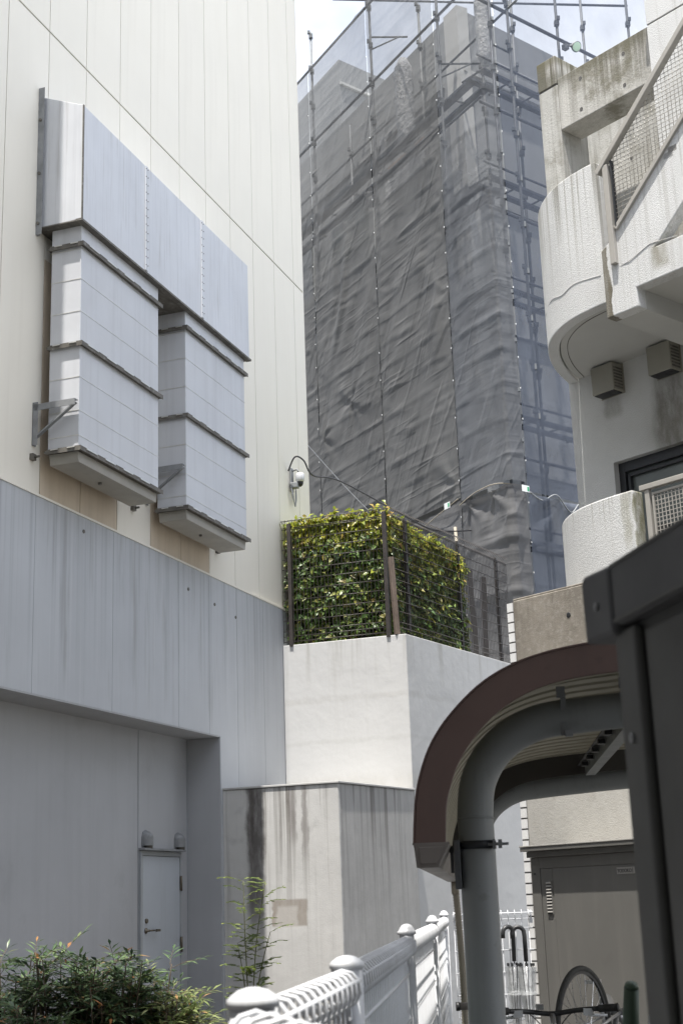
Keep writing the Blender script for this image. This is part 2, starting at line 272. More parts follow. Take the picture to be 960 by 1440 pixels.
# ------------------------------------------------------------------ mesh builder
class MB:
    def __init__(s): s.v = []; s.f = []; s.sm = []
    def add(s, vs, fs, sm=False):
        b = len(s.v); s.v += [tuple(v) for v in vs]; s.f += [tuple(i+b for i in f) for f in fs]; s.sm += [sm]*len(fs); return s
    def box(s, x0, x1, y0, y1, z0, z1):
        v = [(x, y, z) for z in (z0, z1) for y in (y0, y1) for x in (x0, x1)]
        return s.add(v, [(0, 2, 3, 1), (4, 5, 7, 6), (0, 1, 5, 4), (2, 6, 7, 3), (0, 4, 6, 2), (1, 3, 7, 5)])
    def obox(s, c, ax, ay, az):
        c = Vector(c); ax = Vector(ax); ay = Vector(ay); az = Vector(az)
        v = [c+i*ax+j*ay+k*az for k in (-1, 1) for j in (-1, 1) for i in (-1, 1)]
        return s.add(v, [(0, 2, 3, 1), (4, 5, 7, 6), (0, 1, 5, 4), (2, 6, 7, 3), (0, 4, 6, 2), (1, 3, 7, 5)])
    def prism(s, poly, z0, z1, axis='z'):
        n = len(poly)
        if axis == 'z': a = [(x, y, z0) for x, y in poly]; b = [(x, y, z1) for x, y in poly]
        elif axis == 'y': a = [(x, z0, z) for x, z in poly]; b = [(x, z1, z) for x, z in poly]
        else: a = [(z0, x, z) for x, z in poly]; b = [(z1, x, z) for x, z in poly]
        fs = [tuple(range(n))[::-1], tuple(range(n, 2*n))]+[(i, (i+1) % n, (i+1) % n+n, i+n) for i in range(n)]
        return s.add(a+b, fs)
    def tube(s, pts, r, seg=8, closed=False, caps=True, sm=True):
        pts = [Vector(p) for p in pts]; n = len(pts); rs = r if isinstance(r, (list, tuple)) else [r]*n
        prev = None; vs = []
        for i, p in enumerate(pts):
            if closed: t = (pts[(i+1) % n]-pts[i-1])
            else: t = pts[min(i+1, n-1)]-pts[max(i-1, 0)]
            if t.length < 1e-9: t = Vector((0, 0, 1))
            t.normalize()
            if prev is None:
                a = Vector((0, 0, 1)) if abs(t.z) < .9 else Vector((1, 0, 0)); nrm = t.cross(a).normalized()
            else:
                nrm = prev-t*prev.dot(t)
                if nrm.length < 1e-6: nrm = t.orthogonal()
                nrm.normalize()
            prev = nrm; b = t.cross(nrm)
            for k in range(seg):
                an = 2*pi*k/seg; vs.append(p+rs[i]*(cos(an)*nrm+sin(an)*b))
        fs = []
        for i in range(n if closed else n-1):
            j = (i+1) % n
            for k in range(seg):
                k2 = (k+1) % seg; fs.append((i*seg+k, i*seg+k2, j*seg+k2, j*seg+k))
        s.add(vs, fs, sm)
        if caps and not closed:
            b = len(s.v)-len(vs)
            s.f.append(tuple(b+k for k in range(seg))[::-1]); s.f.append(tuple(b+(n-1)*seg+k for k in range(seg))); s.sm += [False, False]
        return s
    def cyl(s, a, b, r, seg=12, r2=None): return s.tube([a, b], [r, r if r2 is None else r2], seg)
    def lathe(s, c, prof, seg=20, axis=Vector((0, 0, 1))):
        c = Vector(c); q = Vector((0, 0, 1)).rotation_difference(axis); vs = []
        for (r, z) in prof:
            for k in range(seg):
                a = 2*pi*k/seg; vs.append(c+q @ Vector((r*cos(a), r*sin(a), z)))
        fs = [(i*seg+k, i*seg+(k+1) % seg, (i+1)*seg+(k+1) % seg, (i+1)*seg+k) for i in range(len(prof)-1) for k in range(seg)]
        s.add(vs, fs, True); b = len(s.v)-len(vs)
        s.f.append(tuple(b+k for k in range(seg))[::-1]); s.f.append(tuple(b+(len(prof)-1)*seg+k for k in range(seg))); s.sm += [False, False]
        return s
    def band(s, o, i, y0, y1, sm=True):
        """solid between polylines o and i given as (x,z), spanning y0..y1"""
        n = len(o); v = []
        for y in (y0, y1):
            v += [(x, y, z) for x, z in o]+[(x, y, z) for x, z in i]
        fs = []; m = 2*n
        for k in range(n-1):
            fs += [(k, k+1, n+k+1, n+k), (m+k, m+n+k, m+n+k+1, m+k+1), (k, m+k, m+k+1, k+1), (n+k, n+k+1, m+n+k+1, m+n+k)]
        fs += [(0, n, m+n, m), (n-1, m+n-1, m+2*n-1, 2*n-1)]
        return s.add(v, fs)
    def wallpath(s, path, th, z0, z1):
        """upright slab following plan path; th to the inner (right) side"""
        P = [Vector((a, b, 0)) for a, b in path]; n = len(P); inn = []
        for i in range(n):
            t = (P[min(i+1, n-1)]-P[max(i-1, 0)]).normalized(); nr = Vector((-t.y, t.x, 0)); inn.append(P[i]+nr*th)
        v = []
        for z in (z0, z1):
            v += [(p.x, p.y, z) for p in P]+[(p.x, p.y, z) for p in inn]
        m = 2*n; fs = []
        for k in range(n-1):
            fs += [(k, k+1, m+k+1, m+k), (n+k, m+n+k, m+n+k+1, n+k+1), (m+k, m+k+1, m+n+k+1, m+n+k), (k, n+k, n+k+1, k+1)]
        fs += [(0, m, m+n, n), (n-1, 2*n-1, m+2*n-1, m+n-1)]
        return s.add(v, fs)
    def mesh(s, name):
        me = bpy.data.meshes.new(name); me.from_pydata(s.v, [], s.f); me.validate()
        if any(s.sm) and len(me.polygons) == len(s.sm): me.polygons.foreach_set('use_smooth', s.sm)
        bm = bmesh.new(); bm.from_mesh(me); bmesh.ops.recalc_face_normals(bm, faces=bm.faces); bm.to_mesh(me); bm.free()
        return me
    def build(s, name, m, parent=None, bev=0, stuff=False, label=None, smooth_angle=None):
        me = s.mesh(name)
        me.materials.append(MT[m] if isinstance(m, str) else m)
        o = bpy.data.objects.new(name, me); COL.objects.link(o)
        if parent: o.parent = parent
        if bev:
            b = o.modifiers.new('bevel', 'BEVEL'); b.width = bev; b.segments = 2; b.limit_method = 'ANGLE'; b.angle_limit = radians(40)
        if stuff: o['kind'] = 'stuff'
        if label: o['label'] = label
        return o
def thing(name, label, cat, P=(0, 0), bearing=90, group=None, z=0):
    o = bpy.data.objects.new(name, None); COL.objects.link(o); o.empty_display_size = .2
    o.location = (P[0], P[1], z); o.rotation_euler = (0, 0, radians(90-bearing))
    o['label'] = label; o['category'] = cat
    if group: o['group'] = group
    return o
def tag(o, label, cat, group=None):
    o['label'] = label; o['category'] = cat
    if group: o['group'] = group
    return o
def dup(o, parent=None):
    c = o.copy(); COL.objects.link(c); c.parent = parent
    for ch in list(o.children): dup(ch, c)
    return c
def inst(name, me, loc, parent, rot=None, scale=None, m=None):
    o = bpy.data.objects.new(name, me); COL.objects.link(o); o.parent = parent; o.location = loc
    if rot: o.rotation_euler = rot
    if scale: o.scale = scale
    return o
def D(b): b = radians(b); return Vector((sin(b), cos(b), 0))
def N(b): b = radians(b); return Vector((cos(b), -sin(b), 0))
def catmull(p, n=6):
    q = []
    for i in range(len(p)-1):
        a, b, c, d = p[max(i-1, 0)], p[i], p[i+1], p[min(i+2, len(p)-1)]
        for k in range(n):
            t = k/n; q.append(tuple(.5*((2*b[j])+(-a[j]+c[j])*t+(2*a[j]-5*b[j]+4*c[j]-d[j])*t*t+(-a[j]+3*b[j]-3*c[j]+d[j])*t**3) for j in range(len(b))))
    q.append(p[-1]); return q
def struct(o): o['kind'] = 'structure'; return o

# ------------------------------------------------------------------ ground
g = MB(); nn = 20
g.add([(-150, -150, 0), (150, -150, 0), (150, 200, 0), (-150, 200, 0)], [(0, 1, 2, 3)])
struct(g.build('ground', 'asphalt'))
struct(MB().add([(-4.4, 2, .004), (-.22, 1, .004), (.60, 11, .004), (-.2, 16.3, .004), (-1.0, 16.8, .004), (-4.4, 9, .004)], [(0, 1, 2, 3, 4, 5)]).build('planting_bed', 'soil'))

# ------------------------------------------------------------------ LEFT BUILDING (facade frame: x along, y=-out)
FB = 19.5; F0 = Vector((-1.413, 17.05, 0))
LBd = thing('commercial_building', 'cream panelled building with a grey lower band and a recessed door, along the left', 'building', F0, FB)
MB().box(-8.6, 2.85, .03, 9, 3.56, 25.2).build('upper_wall', 'bldg', LBd)
MB().box(-8.6, -.335, .416, 9, 0, 3.555).build('recess_wall', 'recess', LBd)
MB().box(-.328, 2.85, .031, 9, 0, 3.5).build('lower_wall', 'band', LBd)
MB().box(-.338, -.329, -.004, .414, 0, 3.533).build('recess_return', 'recess', LBd)
MB().box(-8.6, -.338, -.010, .414, 3.535, 3.549).build('soffit_panel', 'recess', LBd)
MB().box(-1.556, -1.544, .409, .4155, 0, 3.53).build('wall_seam', 'doorframe', LBd)
MB().box(-.352, -.342, .404, .4155, 0, 3.53).build('corner_seal', 'doorframe', LBd)
# cream panels
PW = .757; rows = [(5.452, 10.482), (10.506, 15.54), (15.56, 20.6), (20.62, 25.2)]
pm = {}
def panel_mesh(wd, h, dirty=False):
    k = (round(wd, 3), round(h, 3), dirty)
    if k not in pm:
        b = MB().box(.006, wd-.006, -.0, .03, 0, h); me = b.mesh('facade_panel'); me.materials.append(MT['cream_dirty' if dirty else 'cream']); pm[k] = me
    return pm[k]
for zi, (z0, z1) in enumerate(rows):
    for k in range(-6, 10):
        s0 = -4.343+PW*k; s1 = min(s0+PW, 2.86)
        if s0 < -8.61: s0 = -8.6
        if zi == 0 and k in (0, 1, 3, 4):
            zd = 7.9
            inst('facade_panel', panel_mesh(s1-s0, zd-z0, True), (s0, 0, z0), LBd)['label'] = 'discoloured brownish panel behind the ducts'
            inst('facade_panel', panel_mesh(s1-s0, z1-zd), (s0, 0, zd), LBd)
        else: inst('facade_panel', panel_mesh(s1-s0, z1-z0), (s0, 0, z0), LBd)
MB().box(2.846, 2.872, .0, .5, 5.45, 25.2).build('corner_trim', 'cream', LBd)
MB().box(-8.6, 2.86, -.022, .03, 5.425, 5.447).build('drip_flashing', 'cream', LBd)
# band panels
js = [-8.6, -7.4, -5.9, -4.42, -2.919, -1.415, -.612, .19, 1.02, 1.69, 2.85]
for a, b in zip(js[:-1], js[1:]):
    z0 = 3.55 if b <= -.6 else (3.55 if b < 0 else .02)
    if a < -.335 < b:
        MB().prism([(a+.003, 3.55), (-.328, 3.55), (-.328, .02), (b-.003, .02), (b-.003, 5.424), (a+.003, 5.424)], -.012, .03, 'y').build('band_panel', 'band', LBd)
    else: MB().box(a+.003, b-.003, -.012, .03, z0, 5.424).build('band_panel', 'band', LBd)
MB().box(-6.3, -6.0, -.27, -.002, 5.5, 20).build('shade_fin', 'cream', LBd)  # out of view, added to shade the inner part of the duct hood side
for (s, z) in ((-3.53, 5.28), (-1.16, 5.15), (.16, 5.05), (-.45, 5.1)):
    MB().cyl((s, .0, z), (s, -.02, z), .02, 8).build('fixing_plug', 'flange', LBd)
# door
dr = MB().box(-1.482, -.588, .392, .41, .25, 2.18).build('door', 'door', LBd, .003)
fr = MB().box(-1.535, -1.488, .385, .416, .25, 2.235).box(-.582, -.555, .385, .416, .25, 2.235).box(-1.488, -.582, .386, .416, 2.186, 2.235)
fr.build('door_frame', 'doorframe', LBd, .003)
MB().box(-1.55, -.545, .33, .415, 2.238, 2.262).build('door_drip_rail', 'steel', LBd, .003)
hd = MB().lathe((-1.415, .392, 1.40), [(.03, 0), (.03, .012), (.014, .016), (.014, .05)], 14, Vector((0, -1, 0)))
hd.tube([(-1.415, .345, 1.40), (-1.33, .342, 1.40), (-1.27, .345, 1.398)], .009, 8).box(-1.26, -1.17, .336, .35, 1.385, 1.412).build('lever_handle', 'brass', dr)
MB().lathe((-1.405, .392, 1.50), [(.027, 0), (.027, .012), (.02, .02)], 14, Vector((0, -1, 0))).build('lock_cylinder', 'brass', dr)
for z in (1.16, 1.82):
    MB().box(-.6, -.56, .372, .386, z, z+.15).cyl((-.583, .372, z-.01), (-.583, .372, z+.155), .011, 8).build('hinge', 'brass', dr)
# vent caps above the door
def vent_cap(x, lab):
    t = thing('wall_vent', lab, 'vent', F0+D(FB)*x+N(FB)*(-.416), FB, 'domed vents above the door', 2.26)
    b = MB(); pr = []
    n = 14; secs = []
    for i in range(9):
        a = i/8*pi/2; r = .078*cos(a); z = .11+.078*sin(a); secs.append((max(r, .004), z))
    secs = [(.078, .03), (.078, .11)]+secs[1:]
    vs = []; fs = []
    for (r, z) in secs:
        for k in range(n+1):
            an = pi*k/n; vs.append((r*cos(an), -r*sin(an)*1.1-.01, z))
    for i in range(len(secs)-1):
        for k in range(n): fs.append((i*(n+1)+k, i*(n+1)+k+1, (i+1)*(n+1)+k+1, (i+1)*(n+1)+k))
    b.add(vs, fs, True).build('hood', 'steel', t)
    vv = [(r*1.02*sg, .0, z) for sg in (1, -1) for (r, z) in secs]
    MB().prism([(.086, .02), (.086, .12), (.06, .178), (0, .2), (-.06, .178), (-.086, .12), (-.086, .02)], -.012, .0, 'y').build('back_plate', 'steel', t)
    MB().cyl((0, -.045, -.002), (0, -.045, .09), .045, 14).build('spigot', 'flange', t)
vent_cap(-1.385, 'domed metal vent cap over the handle side of the grey door')
vent_cap(-.60, 'domed metal vent cap over the hinge side of the grey door')

# ------------------------------------------------------------------ DUCT
DU = thing('exhaust_duct', 'big boxy galvanised exhaust duct with two hanging trunks on the cream wall', 'duct', F0, FB)
hp = [(0, 8.15), (0, 9.64), (-.50, 9.43), (-.50, 8.18)]
x0, xa, xb, x1 = -4.49, -3.145, -1.75, -.40
for i, (a, b) in enumerate(((x0, xa-.003), (xa+.003, xb-.003), (xb+.003, x1))):
    MB().prism(hp, a, b, 'x').build('hood_section', 'galv', DU, .004)
MB().box(x0-.03, x0+.0, -.035, -.002, 8.08, 9.72).box(x0-.034, x0-.03, -.07, -.0, 8.08, 9.72).build('wall_flange', 'steel', DU, .002)
for x in (xa, xb):
    MB().box(x-.028, x+.028, -.512, -.5005, 8.19, 9.425).build('joint_batten', 'galv', DU, .002)
    b = MB()
    for k in range(13):
        for dx in (-.02, .02): b.cyl((x+dx, -.512, 8.25+k*.095), (x+dx, -.518, 8.25+k*.095), .006, 6)
    b.build('rivets', 'flange', DU, stuff=True)
b = MB()
for k in range(12): b.cyl((x0, -.045, 8.22+k*.12), (x0-.008, -.045, 8.22+k*.12), .008, 6)
for z in (8.2, 8.75, 9.35): b.cyl((x0-.02, -.03, z), (x0-.05, -.03, z), .016, 8)
b.build('bolts', 'flange', DU, stuff=True)
MB().box(x0-.03, x1+.02, -.52, -.45, 8.143, 8.166).box(x0-.02, x1+.02, -.44, -.0, 8.150, 8.162).build('hood_bottom_flange', 'flange', DU)
MB().box(x0-.006, x0+.012, -.508, -.496, 8.18, 9.43).build('corner_seam', 'flange', DU)
for (a, b_, yb) in ((-4.405, -2.765, -.12), (-2.10, -.465, -.10)):
    yf = -.452
    tr = MB().box(a, b_, yf, yb, 5.83, 8.15).build('trunk', 'galv_warm', DU, .004)
    for z in (7.94, 6.89, 5.83):
        MB().box(a-.03, b_+.03, yf-.035, yb+.02, z-.011, z+.011).box(a-.034, a-.03, yf-.035, yb, z-.024, z+.024).box(a-.034, b_+.034, yf-.041, yf-.035, z-.02, z+.024).build('flange_bar', 'flange', tr)
        c = MB(); n = 4
        for k in range(n):
            xx = a+.18+k*(b_-a-.2)/n; c.obox((xx, yf-.045, z+.014), (.10, 0, 0), (0, .004, 0), (0, 0, .0065))
        for k in range(2): c.obox((a-.039, yf+.06+k*.18, z+.014), (.004, 0, 0), (0, .04, 0), (0, 0, .005))
        c.build('clip', 'clip', tr, stuff=True)
    c = MB()
    for z in (7.58, 7.24, 6.56, 6.22, 5.97, 7.9):
        c.box(a-.003, b_+.003, yf-.003, yf-.0005, z-.004, z+.004).box(a-.003, a-.0005, yf-.003, yb, z-.004, z+.004)
    c.build('seam', 'clip', tr)
    MB().prism([(a+.01, 5.815), (b_-.01, 5.815), (b_-.03, 5.71), (a+.03, 5.71)], yf+.01, yb-.01, 'y').build('bottom_tray', 'tray', tr, .004)
    MB().cyl(((a+b_)/2-.1, -.28, 5.71), ((a+b_)/2-.1, -.28, 5.69), .018, 10).build('drain_plug', 'flange', tr)
for xb_ in (-4.47, -2.17):
    b = MB()
    b.box(xb_-.03, xb_+.03, -.012, -.002, 5.90, 6.33).box(xb_-.03, xb_-.022, -.06, -.002, 5.90, 6.33)
    b.box(xb_-.03, xb_+.03, -.46, -.012, 6.300, 6.308).box(xb_-.03, xb_-.022, -.46, -.012, 6.245, 6.30)
    b.obox((xb_-.006, -.235, 6.12), (.022, 0, 0), (0, .225, -.155), (0, .004, .006))
    b.build('support_bracket', 'steel', DU)
for x in (-4.50, -2.50, -.35):
    MB().obox((x, -.02, 5.78), (.03, 0, 0), (0, .02, 0), (0, 0, .03)).cyl((x, -.04, 5.78), (x, -.09, 5.78), .012, 8).build('anchor_lug', 'flange', DU)

# ------------------------------------------------------------------ SECURITY CAMERA + CABLES
sc_ = thing('dome_camera', 'small white dome camera with looped cable on the cream wall above the hedge', 'security camera', F0+D(FB)*2.15, FB, z=7.2)
MB().box(-.04, .04, -.03, -.002, -.02, .32).tube([(0, -.02, .28), (0, -.10, .30), (0, -.12, .25)], .012, 8).build('wall_bracket', 'steel', sc_)
MB().lathe((.03, -.13, .12), [(.05, 0), (.062, .03), (.062, .1), (.05, .125), (.02, .13)], 16).build('housing', 'galv', sc_)
MB().lathe((.03, -.13, .05), [(.012, 0), (.036, .02), (.045, .05), (.046, .075)], 16).build('dome', 'black', sc_)
MB().box(-.07, .03, -.12, -.01, .02, .1).build('junction_box', 'steel', sc_, .01)
for k in range(3):
    MB().tube(catmull([(-.06+k*.02, -.03, .1), (-.08+k*.02, -.05, -.08), (0, -.06, -.2-k*.02), (.08-k*.015, -.05, -.1), (.06, -.05, .06)], 5), .007, 6).build('cable_loop', 'steel', sc_)
def cable(pts, r, m, lab):
    b = MB().tube(catmull(pts, 8), r, 6); o = b.build('overhead_cable', m); return tag(o, lab, 'cable')
cable([(-.72, 18.95, 7.45), (-.62, 18.85, 7.62), (-.50, 18.9, 7.58), (-.38, 19.1, 7.42), (.0, 19.8, 7.53), (.9, 21.2, 7.40), (1.5, 22.5, 7.45), (2.2, 23.4, 7.65)], .012, 'cable', 'thin black cable sagging from the wall camera towards the netted scaffold')
cable([(-.55, 22.1, 8.9), (.1, 22.3, 8.15), (.8, 22.6, 7.45)], .008, 'cable_w', 'thin pale straight wire slanting down in front of the netting behind the hedge')

# ------------------------------------------------------------------ CONCRETE BLOCKS
def loc(x, o): return (x, -o)
c1 = (-.27, 1.435)   # (s,out)
dir31 = (cos(radians(31-FB)), sin(radians(31-FB)))  # along facade frame: bearing 31
def fr31(p, L): return (p[0]+L*cos(radians(11.5)), p[1]+L*sin(radians(11.5)))
lb = thing('streaked_wall_block', 'low grey concrete block with dark vertical rain streaks beside the recessed door', 'concrete wall', F0, FB)
p2 = fr31(c1, 1.80)
poly = [(-.27, -.004+0.012), (-.27, -1.435), (p2[0], -p2[1]), (1.9, -1.75), (1.9, .0-.014)]
poly = [(-.27, -.006), (-.27, -1.435), (p2[0], -p2[1]), (1.70, -1.60), (1.70, -.014)]
MB().prism(poly, 0, 2.925).build('concrete_body', 'low_block', lb, .01)
pc = [(-.285, -.014), (-.285, -1.45), (p2[0]+.004, -p2[1]-.016), (1.70, -1.62), (1.70, -.016)]
MB().prism(pc, 2.927, 2.95).build('top_edge', 'white_block', lb, .004)
MB().box(.3, .31, .0, .01, 0, 0.01)
c2 = (1.68, 1.72)
q2 = fr31(c2, 6.5)
wb = thing('planter_wall', 'tall smooth white block under the hedge fence, its right side in shadow', 'wall', F0, FB)
MB().prism([(1.68, -.014), (1.68, -1.72), (q2[0], -q2[1]), (q2[0], -.2), (3.0, -.2), (3.0, -.014)], 0, 4.93).build('rendered_body', 'white_block', wb, .008)

# ------------------------------------------------------------------ HEDGE AND MESH FENCE
CW = F0+D(FB)*1.68+N(FB)*1.72      # world corner of the white block
def leaf(b, p, nrm, L, W, roll, droop=.15):
    """one folded leaf: 6 verts, 4 tris"""
    nrm = nrm.normalized(); t = nrm.orthogonal().normalized(); q = Matrix.Rotation(roll, 3, nrm); t = q @ t; s = nrm.cross(t)
    tip = p+t*L-nrm*droop*L; mid = p+t*L*.5+nrm*.04*L
    b.add([p, mid+s*W*.5+nrm*W*.18, tip, mid-s*W*.5+nrm*W*.18, mid], [(0, 1, 4), (1, 2, 4), (2, 3, 4), (3, 0, 4)], True)
hg = thing('hedge', 'clipped green hedge with yellow tips standing on the white block inside the mesh fence', 'hedge', F0, FB)
b = MB(); bt = MB(); R = random.Random(3)
# hedge solid region in facade frame: left face at s=1.80, o 0.02..1.48 ; right face along bearing 31
e31 = Vector((cos(radians(11.5)), -sin(radians(11.5)), 0))    # along right face in local (x,y)
n31 = Vector((-sin(radians(11.5)), -cos(radians(11.5)), 0))   # outward right
def hedge_leaf(P, nrm, top):
    nn_ = (nrm+Vector((R.uniform(-.8, .8), R.uniform(-.8, .8), R.uniform(-.2, 1.0)))).normalized()
    L = R.uniform(.075, .14)
    leaf(bt if top else b, P, nn_, L, L*.52, R.uniform(0, 6.28))
for i in range(7200):
    o_ = R.uniform(.05, 1.50); z = 4.98+1.62*R.random(); 
    top = z > 6.32+R.uniform(-.2, .1) or R.random() < .04
    d = abs(R.gauss(0, .09))-.05+.06*noise.noise(Vector((o_*3, z*3, 0)))
    if noise.noise(Vector((o_*4.5, z*4.5, 4))) > .28 and R.random() < .75: d += .13
    if z < 5.35 and R.random() < .45: continue
    hedge_leaf(Vector((1.86+d, -o_, z)), Vector((-1, 0, .35)), top)
B0 = Vector((1.86, -1.50, 0))
for i in range(9500):
    t_ = R.uniform(0, 2.25); zt = 6.60-.12*t_; z = 4.98+(zt-4.98)*R.random()
    if t_ > 2.12+.15*noise.noise(Vector((z*3, 1, 1))): continue
    top = z > zt-.5+R.uniform(-.3, .35) or R.random() < .15
    d = abs(R.gauss(0, .09))-.04+.06*noise.noise(Vector((t_*3, z*3, 7)))
    hedge_leaf(B0+e31*t_-n31*d+Vector((0, 0, z)), n31+Vector((0, 0, .4)), top)
for k in range(46):   # stray shoots above the clipped top
    o_ = R.uniform(.05, 1.5); s_ = R.choice((0, 0, R.uniform(0, 1.9))); p_ = Vector((1.84+s_, -o_-.2*s_, 6.56-.12*s_)); hh = R.uniform(.05, .20); dx = Vector((R.uniform(-.3, .1), R.uniform(-.3, .3), 1)).normalized()
    for q_ in range(int(6+hh*50)): leaf(bt, p_+dx*hh*R.random(), Vector((R.uniform(-1, 1), R.uniform(-1, 1), .6)), R.uniform(.06, .11), .045, R.uniform(0, 6.28))
for i in range(2600):
    t_ = R.random(); o_ = R.uniform(.05, 1.5); s_ = R.uniform(0, 1.9)
    hedge_leaf(Vector((1.86+s_, -o_+(-.2*s_), 6.58-.12*s_+.13*noise.noise(Vector((s_*3, o_*3, 0)))+R.uniform(-.04, .06))), Vector((0, 0, 1)), True)
b.build('foliage', 'leaf_h', hg, stuff=True); bt.build('tip_foliage', 'leaf_t', hg, stuff=True)
core = MB(); core.prism([(2.02, -.05), (2.02, -1.42), (2.02+1.3, -1.42-.25), (3.3, -.05)], 5.1, 6.4).build('inner_twigs', mat('dark_twigs', (.02, .026, .014), .9, .3, 9), hg)
for i in range(5):
    x = 1.93; o_ = .3+i*.27+R.uniform(-.05, .05)
    MB().tube([(x, -o_, 4.92), (x+.02, -o_+.03, 5.3), (x+.05, -o_-.02, 5.9)], [.03, .024, .012], 7).build('stem', 'stem', hg)

def mesh_fence(name, lab, P, bearing, L, z0, z1, posts, cat='fence', m='fence_br', flat=False, sp=.05, hs=.14, wr=.0042, skip=()):
    f = thing(name, lab, cat, P, bearing)
    b = MB(); n = int(L/sp)
    for i in range(n+1):
        x = i*sp; b.tube([(x, 0, z0), (x, 0, z1-.09), (x, .05, z1-.02), (x, .0, z1+.03), (x, -.03, z1-.01)], wr, 4, sm=False, caps=False)
    b.build('upright_wires', m, f, stuff=True)
    zz = [z0+.02, z0+.09, z0+.16]; z = z0+.3
    while z < z1-.06: zz.append(z); z += hs
    for z in zz+[z1-.08, z1+.02]:
        MB().cyl((0, -.006, z), (L, -.006, z), wr*1.35, 6).build('cross_wire', m, f)
    for x in posts:
        MB().box(x-.026, x+.026, .008, .05, z0-.05, z1-.03).build('post', m, f, .003)
    return f
FP = F0+D(FB)*1.71+N(FB)*.06
mesh_fence('mesh_fence', 'dark brown wire mesh fence across the front of the hedge, left of its corner', F0+D(FB)*1.71+N(FB)*1.52, FB-90, 1.50, 4.96, 6.62, (.03, 1.38))
CR = F0+D(FB)*1.73+N(FB)*1.58
mesh_fence('mesh_fence', 'dark brown wire mesh fence running back along the shaded side of the white block', CR, 30.5, 3.6, 4.96, 6.62, (.42, 2.0, 3.3))
wp = MB().box(-.032, .032, -.03, .03, 0, 1.02).build('wooden_stake', 'wood', None, .004)
wp.location = F0+D(FB)*1.70+N(FB)*1.60+Vector((0, 0, 4.935)); wp.rotation_euler = (radians(1), radians(-3), .4)
tag(wp, 'short weathered wooden stake at the corner of the hedge fence', 'stake')
for k, (dx, dd, hh) in enumerate(((3.0, .3, 1.45), (2.75, .4, 1.5), (3.3, .3, 1.4), (2.45, .45, 1.1))):
    P = CR+D(30.5)*dx-N(30.5)*dd
    o = MB().box(-.045, .045, -.03, .03, 0, hh).build('dark_board', 'fence_br', None, .004); o.location = P+Vector((0, 0, 4.935)); o.rotation_euler = (0, radians((-2, 1, 2, -3)[k]), .5)
    tag(o, ('dark upright board behind the far end of the mesh fence', 'dark board leaning beside another behind the mesh fence', 'dark board at the very end of the mesh fence by the netting', 'short dark board nearest the hedge end behind the mesh')[k], 'board')

# ------------------------------------------------------------------ BUILDING UNDER SCAFFOLD
BC = Vector((2.66, 24.7, 0))
bA = thing('concrete_building', 'grey concrete apartment block wrapped in scaffolding and netting', 'building', BC, 50)
dl = Vector((-cos(radians(-29-50+90)), 0, 0))
# local frame: x along bearing 50 ; left face runs along bearing -29
la = radians(79)  # angle between
ex = Vector((cos(la), sin(la), 0))   # bearing -29 in local axes
def bl(s, d=0): # point on left face s away, d outwards
    nrm = Vector((-sin(la), cos(la), 0)); return ex*s+nrm*d
pts = [Vector((0, 0, 0)), Vector((9, 0, 0)), Vector((9, 14, 0)), bl(13)]
MB().prism([(p.x, p.y) for p in pts], 0, 18.78).build('wall', 'bldg', bA)
MB().obox(bl(.22, -.1)+Vector((0, 0, 9.4)), ex*.24, Vector((-sin(la), cos(la), 0))*.13, (0, 0, 9.42)).build('corner_pillar', 'bldg_pale', bA)
for z in (17.35, 14.6, 11.9, 9.2, 6.5):
    MB().box(0.05, 9, -.05, .02, z, z+.07).build('ledge', 'bldg_pale' if z > 17 else 'bldg', bA)
    MB().obox(bl(6.2, .02)+Vector((0, 0, z)), ex*5.6, Vector((-sin(la), cos(la), 0))*.04, (0, 0, .05)).build('ledge', 'bldg', bA)
nl = Vector((-sin(la), cos(la), 0))
for z in (15.0, 12.3, 9.6, 6.9):
    for (s, wd) in ((1.9, .55), (4.6, .8), (7.2, .8)):
        w_ = MB().obox(bl(s, .01)+Vector((0, 0, z+.75)), ex*wd, nl*.03, (0, 0, .65)).build('window', 'glass', bA)
        MB().obox(bl(s, .03)+Vector((0, 0, z+.07)), ex*(wd+.08), nl*.05, (0, 0, .04)).build('window_sill', 'bldg_pale', w_)
    for x in (7.6,):
        w_ = MB().box(x-.7, x+.7, -.03, .02, z+.1, z+1.4).build('window', 'glass', bA)
        MB().box(x-.78, x+.78, -.07, -.0, z+.02, z+.1).build('window_sill', 'bldg_pale', w_)
MB().tube([(.35, -.14, 17.75), (4.4, -.14, 17.75)], .045, 8).build('eaves_pipe', 'plastic', bA)
for s in ():
    MB().tube([bl(s, .1)+Vector((0, 0, 8)), bl(s, .1)+Vector((0, 0, 18.6))], .055, 8).build('downpipe', 'plastic', bA)
o = MB().obox(bl(2.1, .06)+Vector((0, 0, 16.2)), ex*.8, nl*.03, (0, 0, .28)).build('plastic_sheet', 'plastic', bA, label='shiny crumpled plastic over a window with an orange strip above')
MB().obox(bl(2.1, .07)+Vector((0, 0, 16.52)), ex*.8, nl*.035, (0, 0, .04)).build('primer_strip', 'orange', bA)
# penthouse / higher building behind
ph = thing('rooftop_block', 'plain grey stair tower rising behind the netted building roof on the left', 'building', (.32, 30), 50)
pts = [Vector((0, 0, 0)), Vector((5, 0, 0)), Vector((5, 6, 0)), bl(6)]
MB().prism([(p.x, p.y) for p in pts], 0, 21.15).build('wall', 'bldg', ph)
MB().obox(Vector((2.5, -.03, 20.5)), (2.5, 0, 0), (0, .03, 0), (0, 0, .03)).build('ledge', 'bldg_pale', ph)

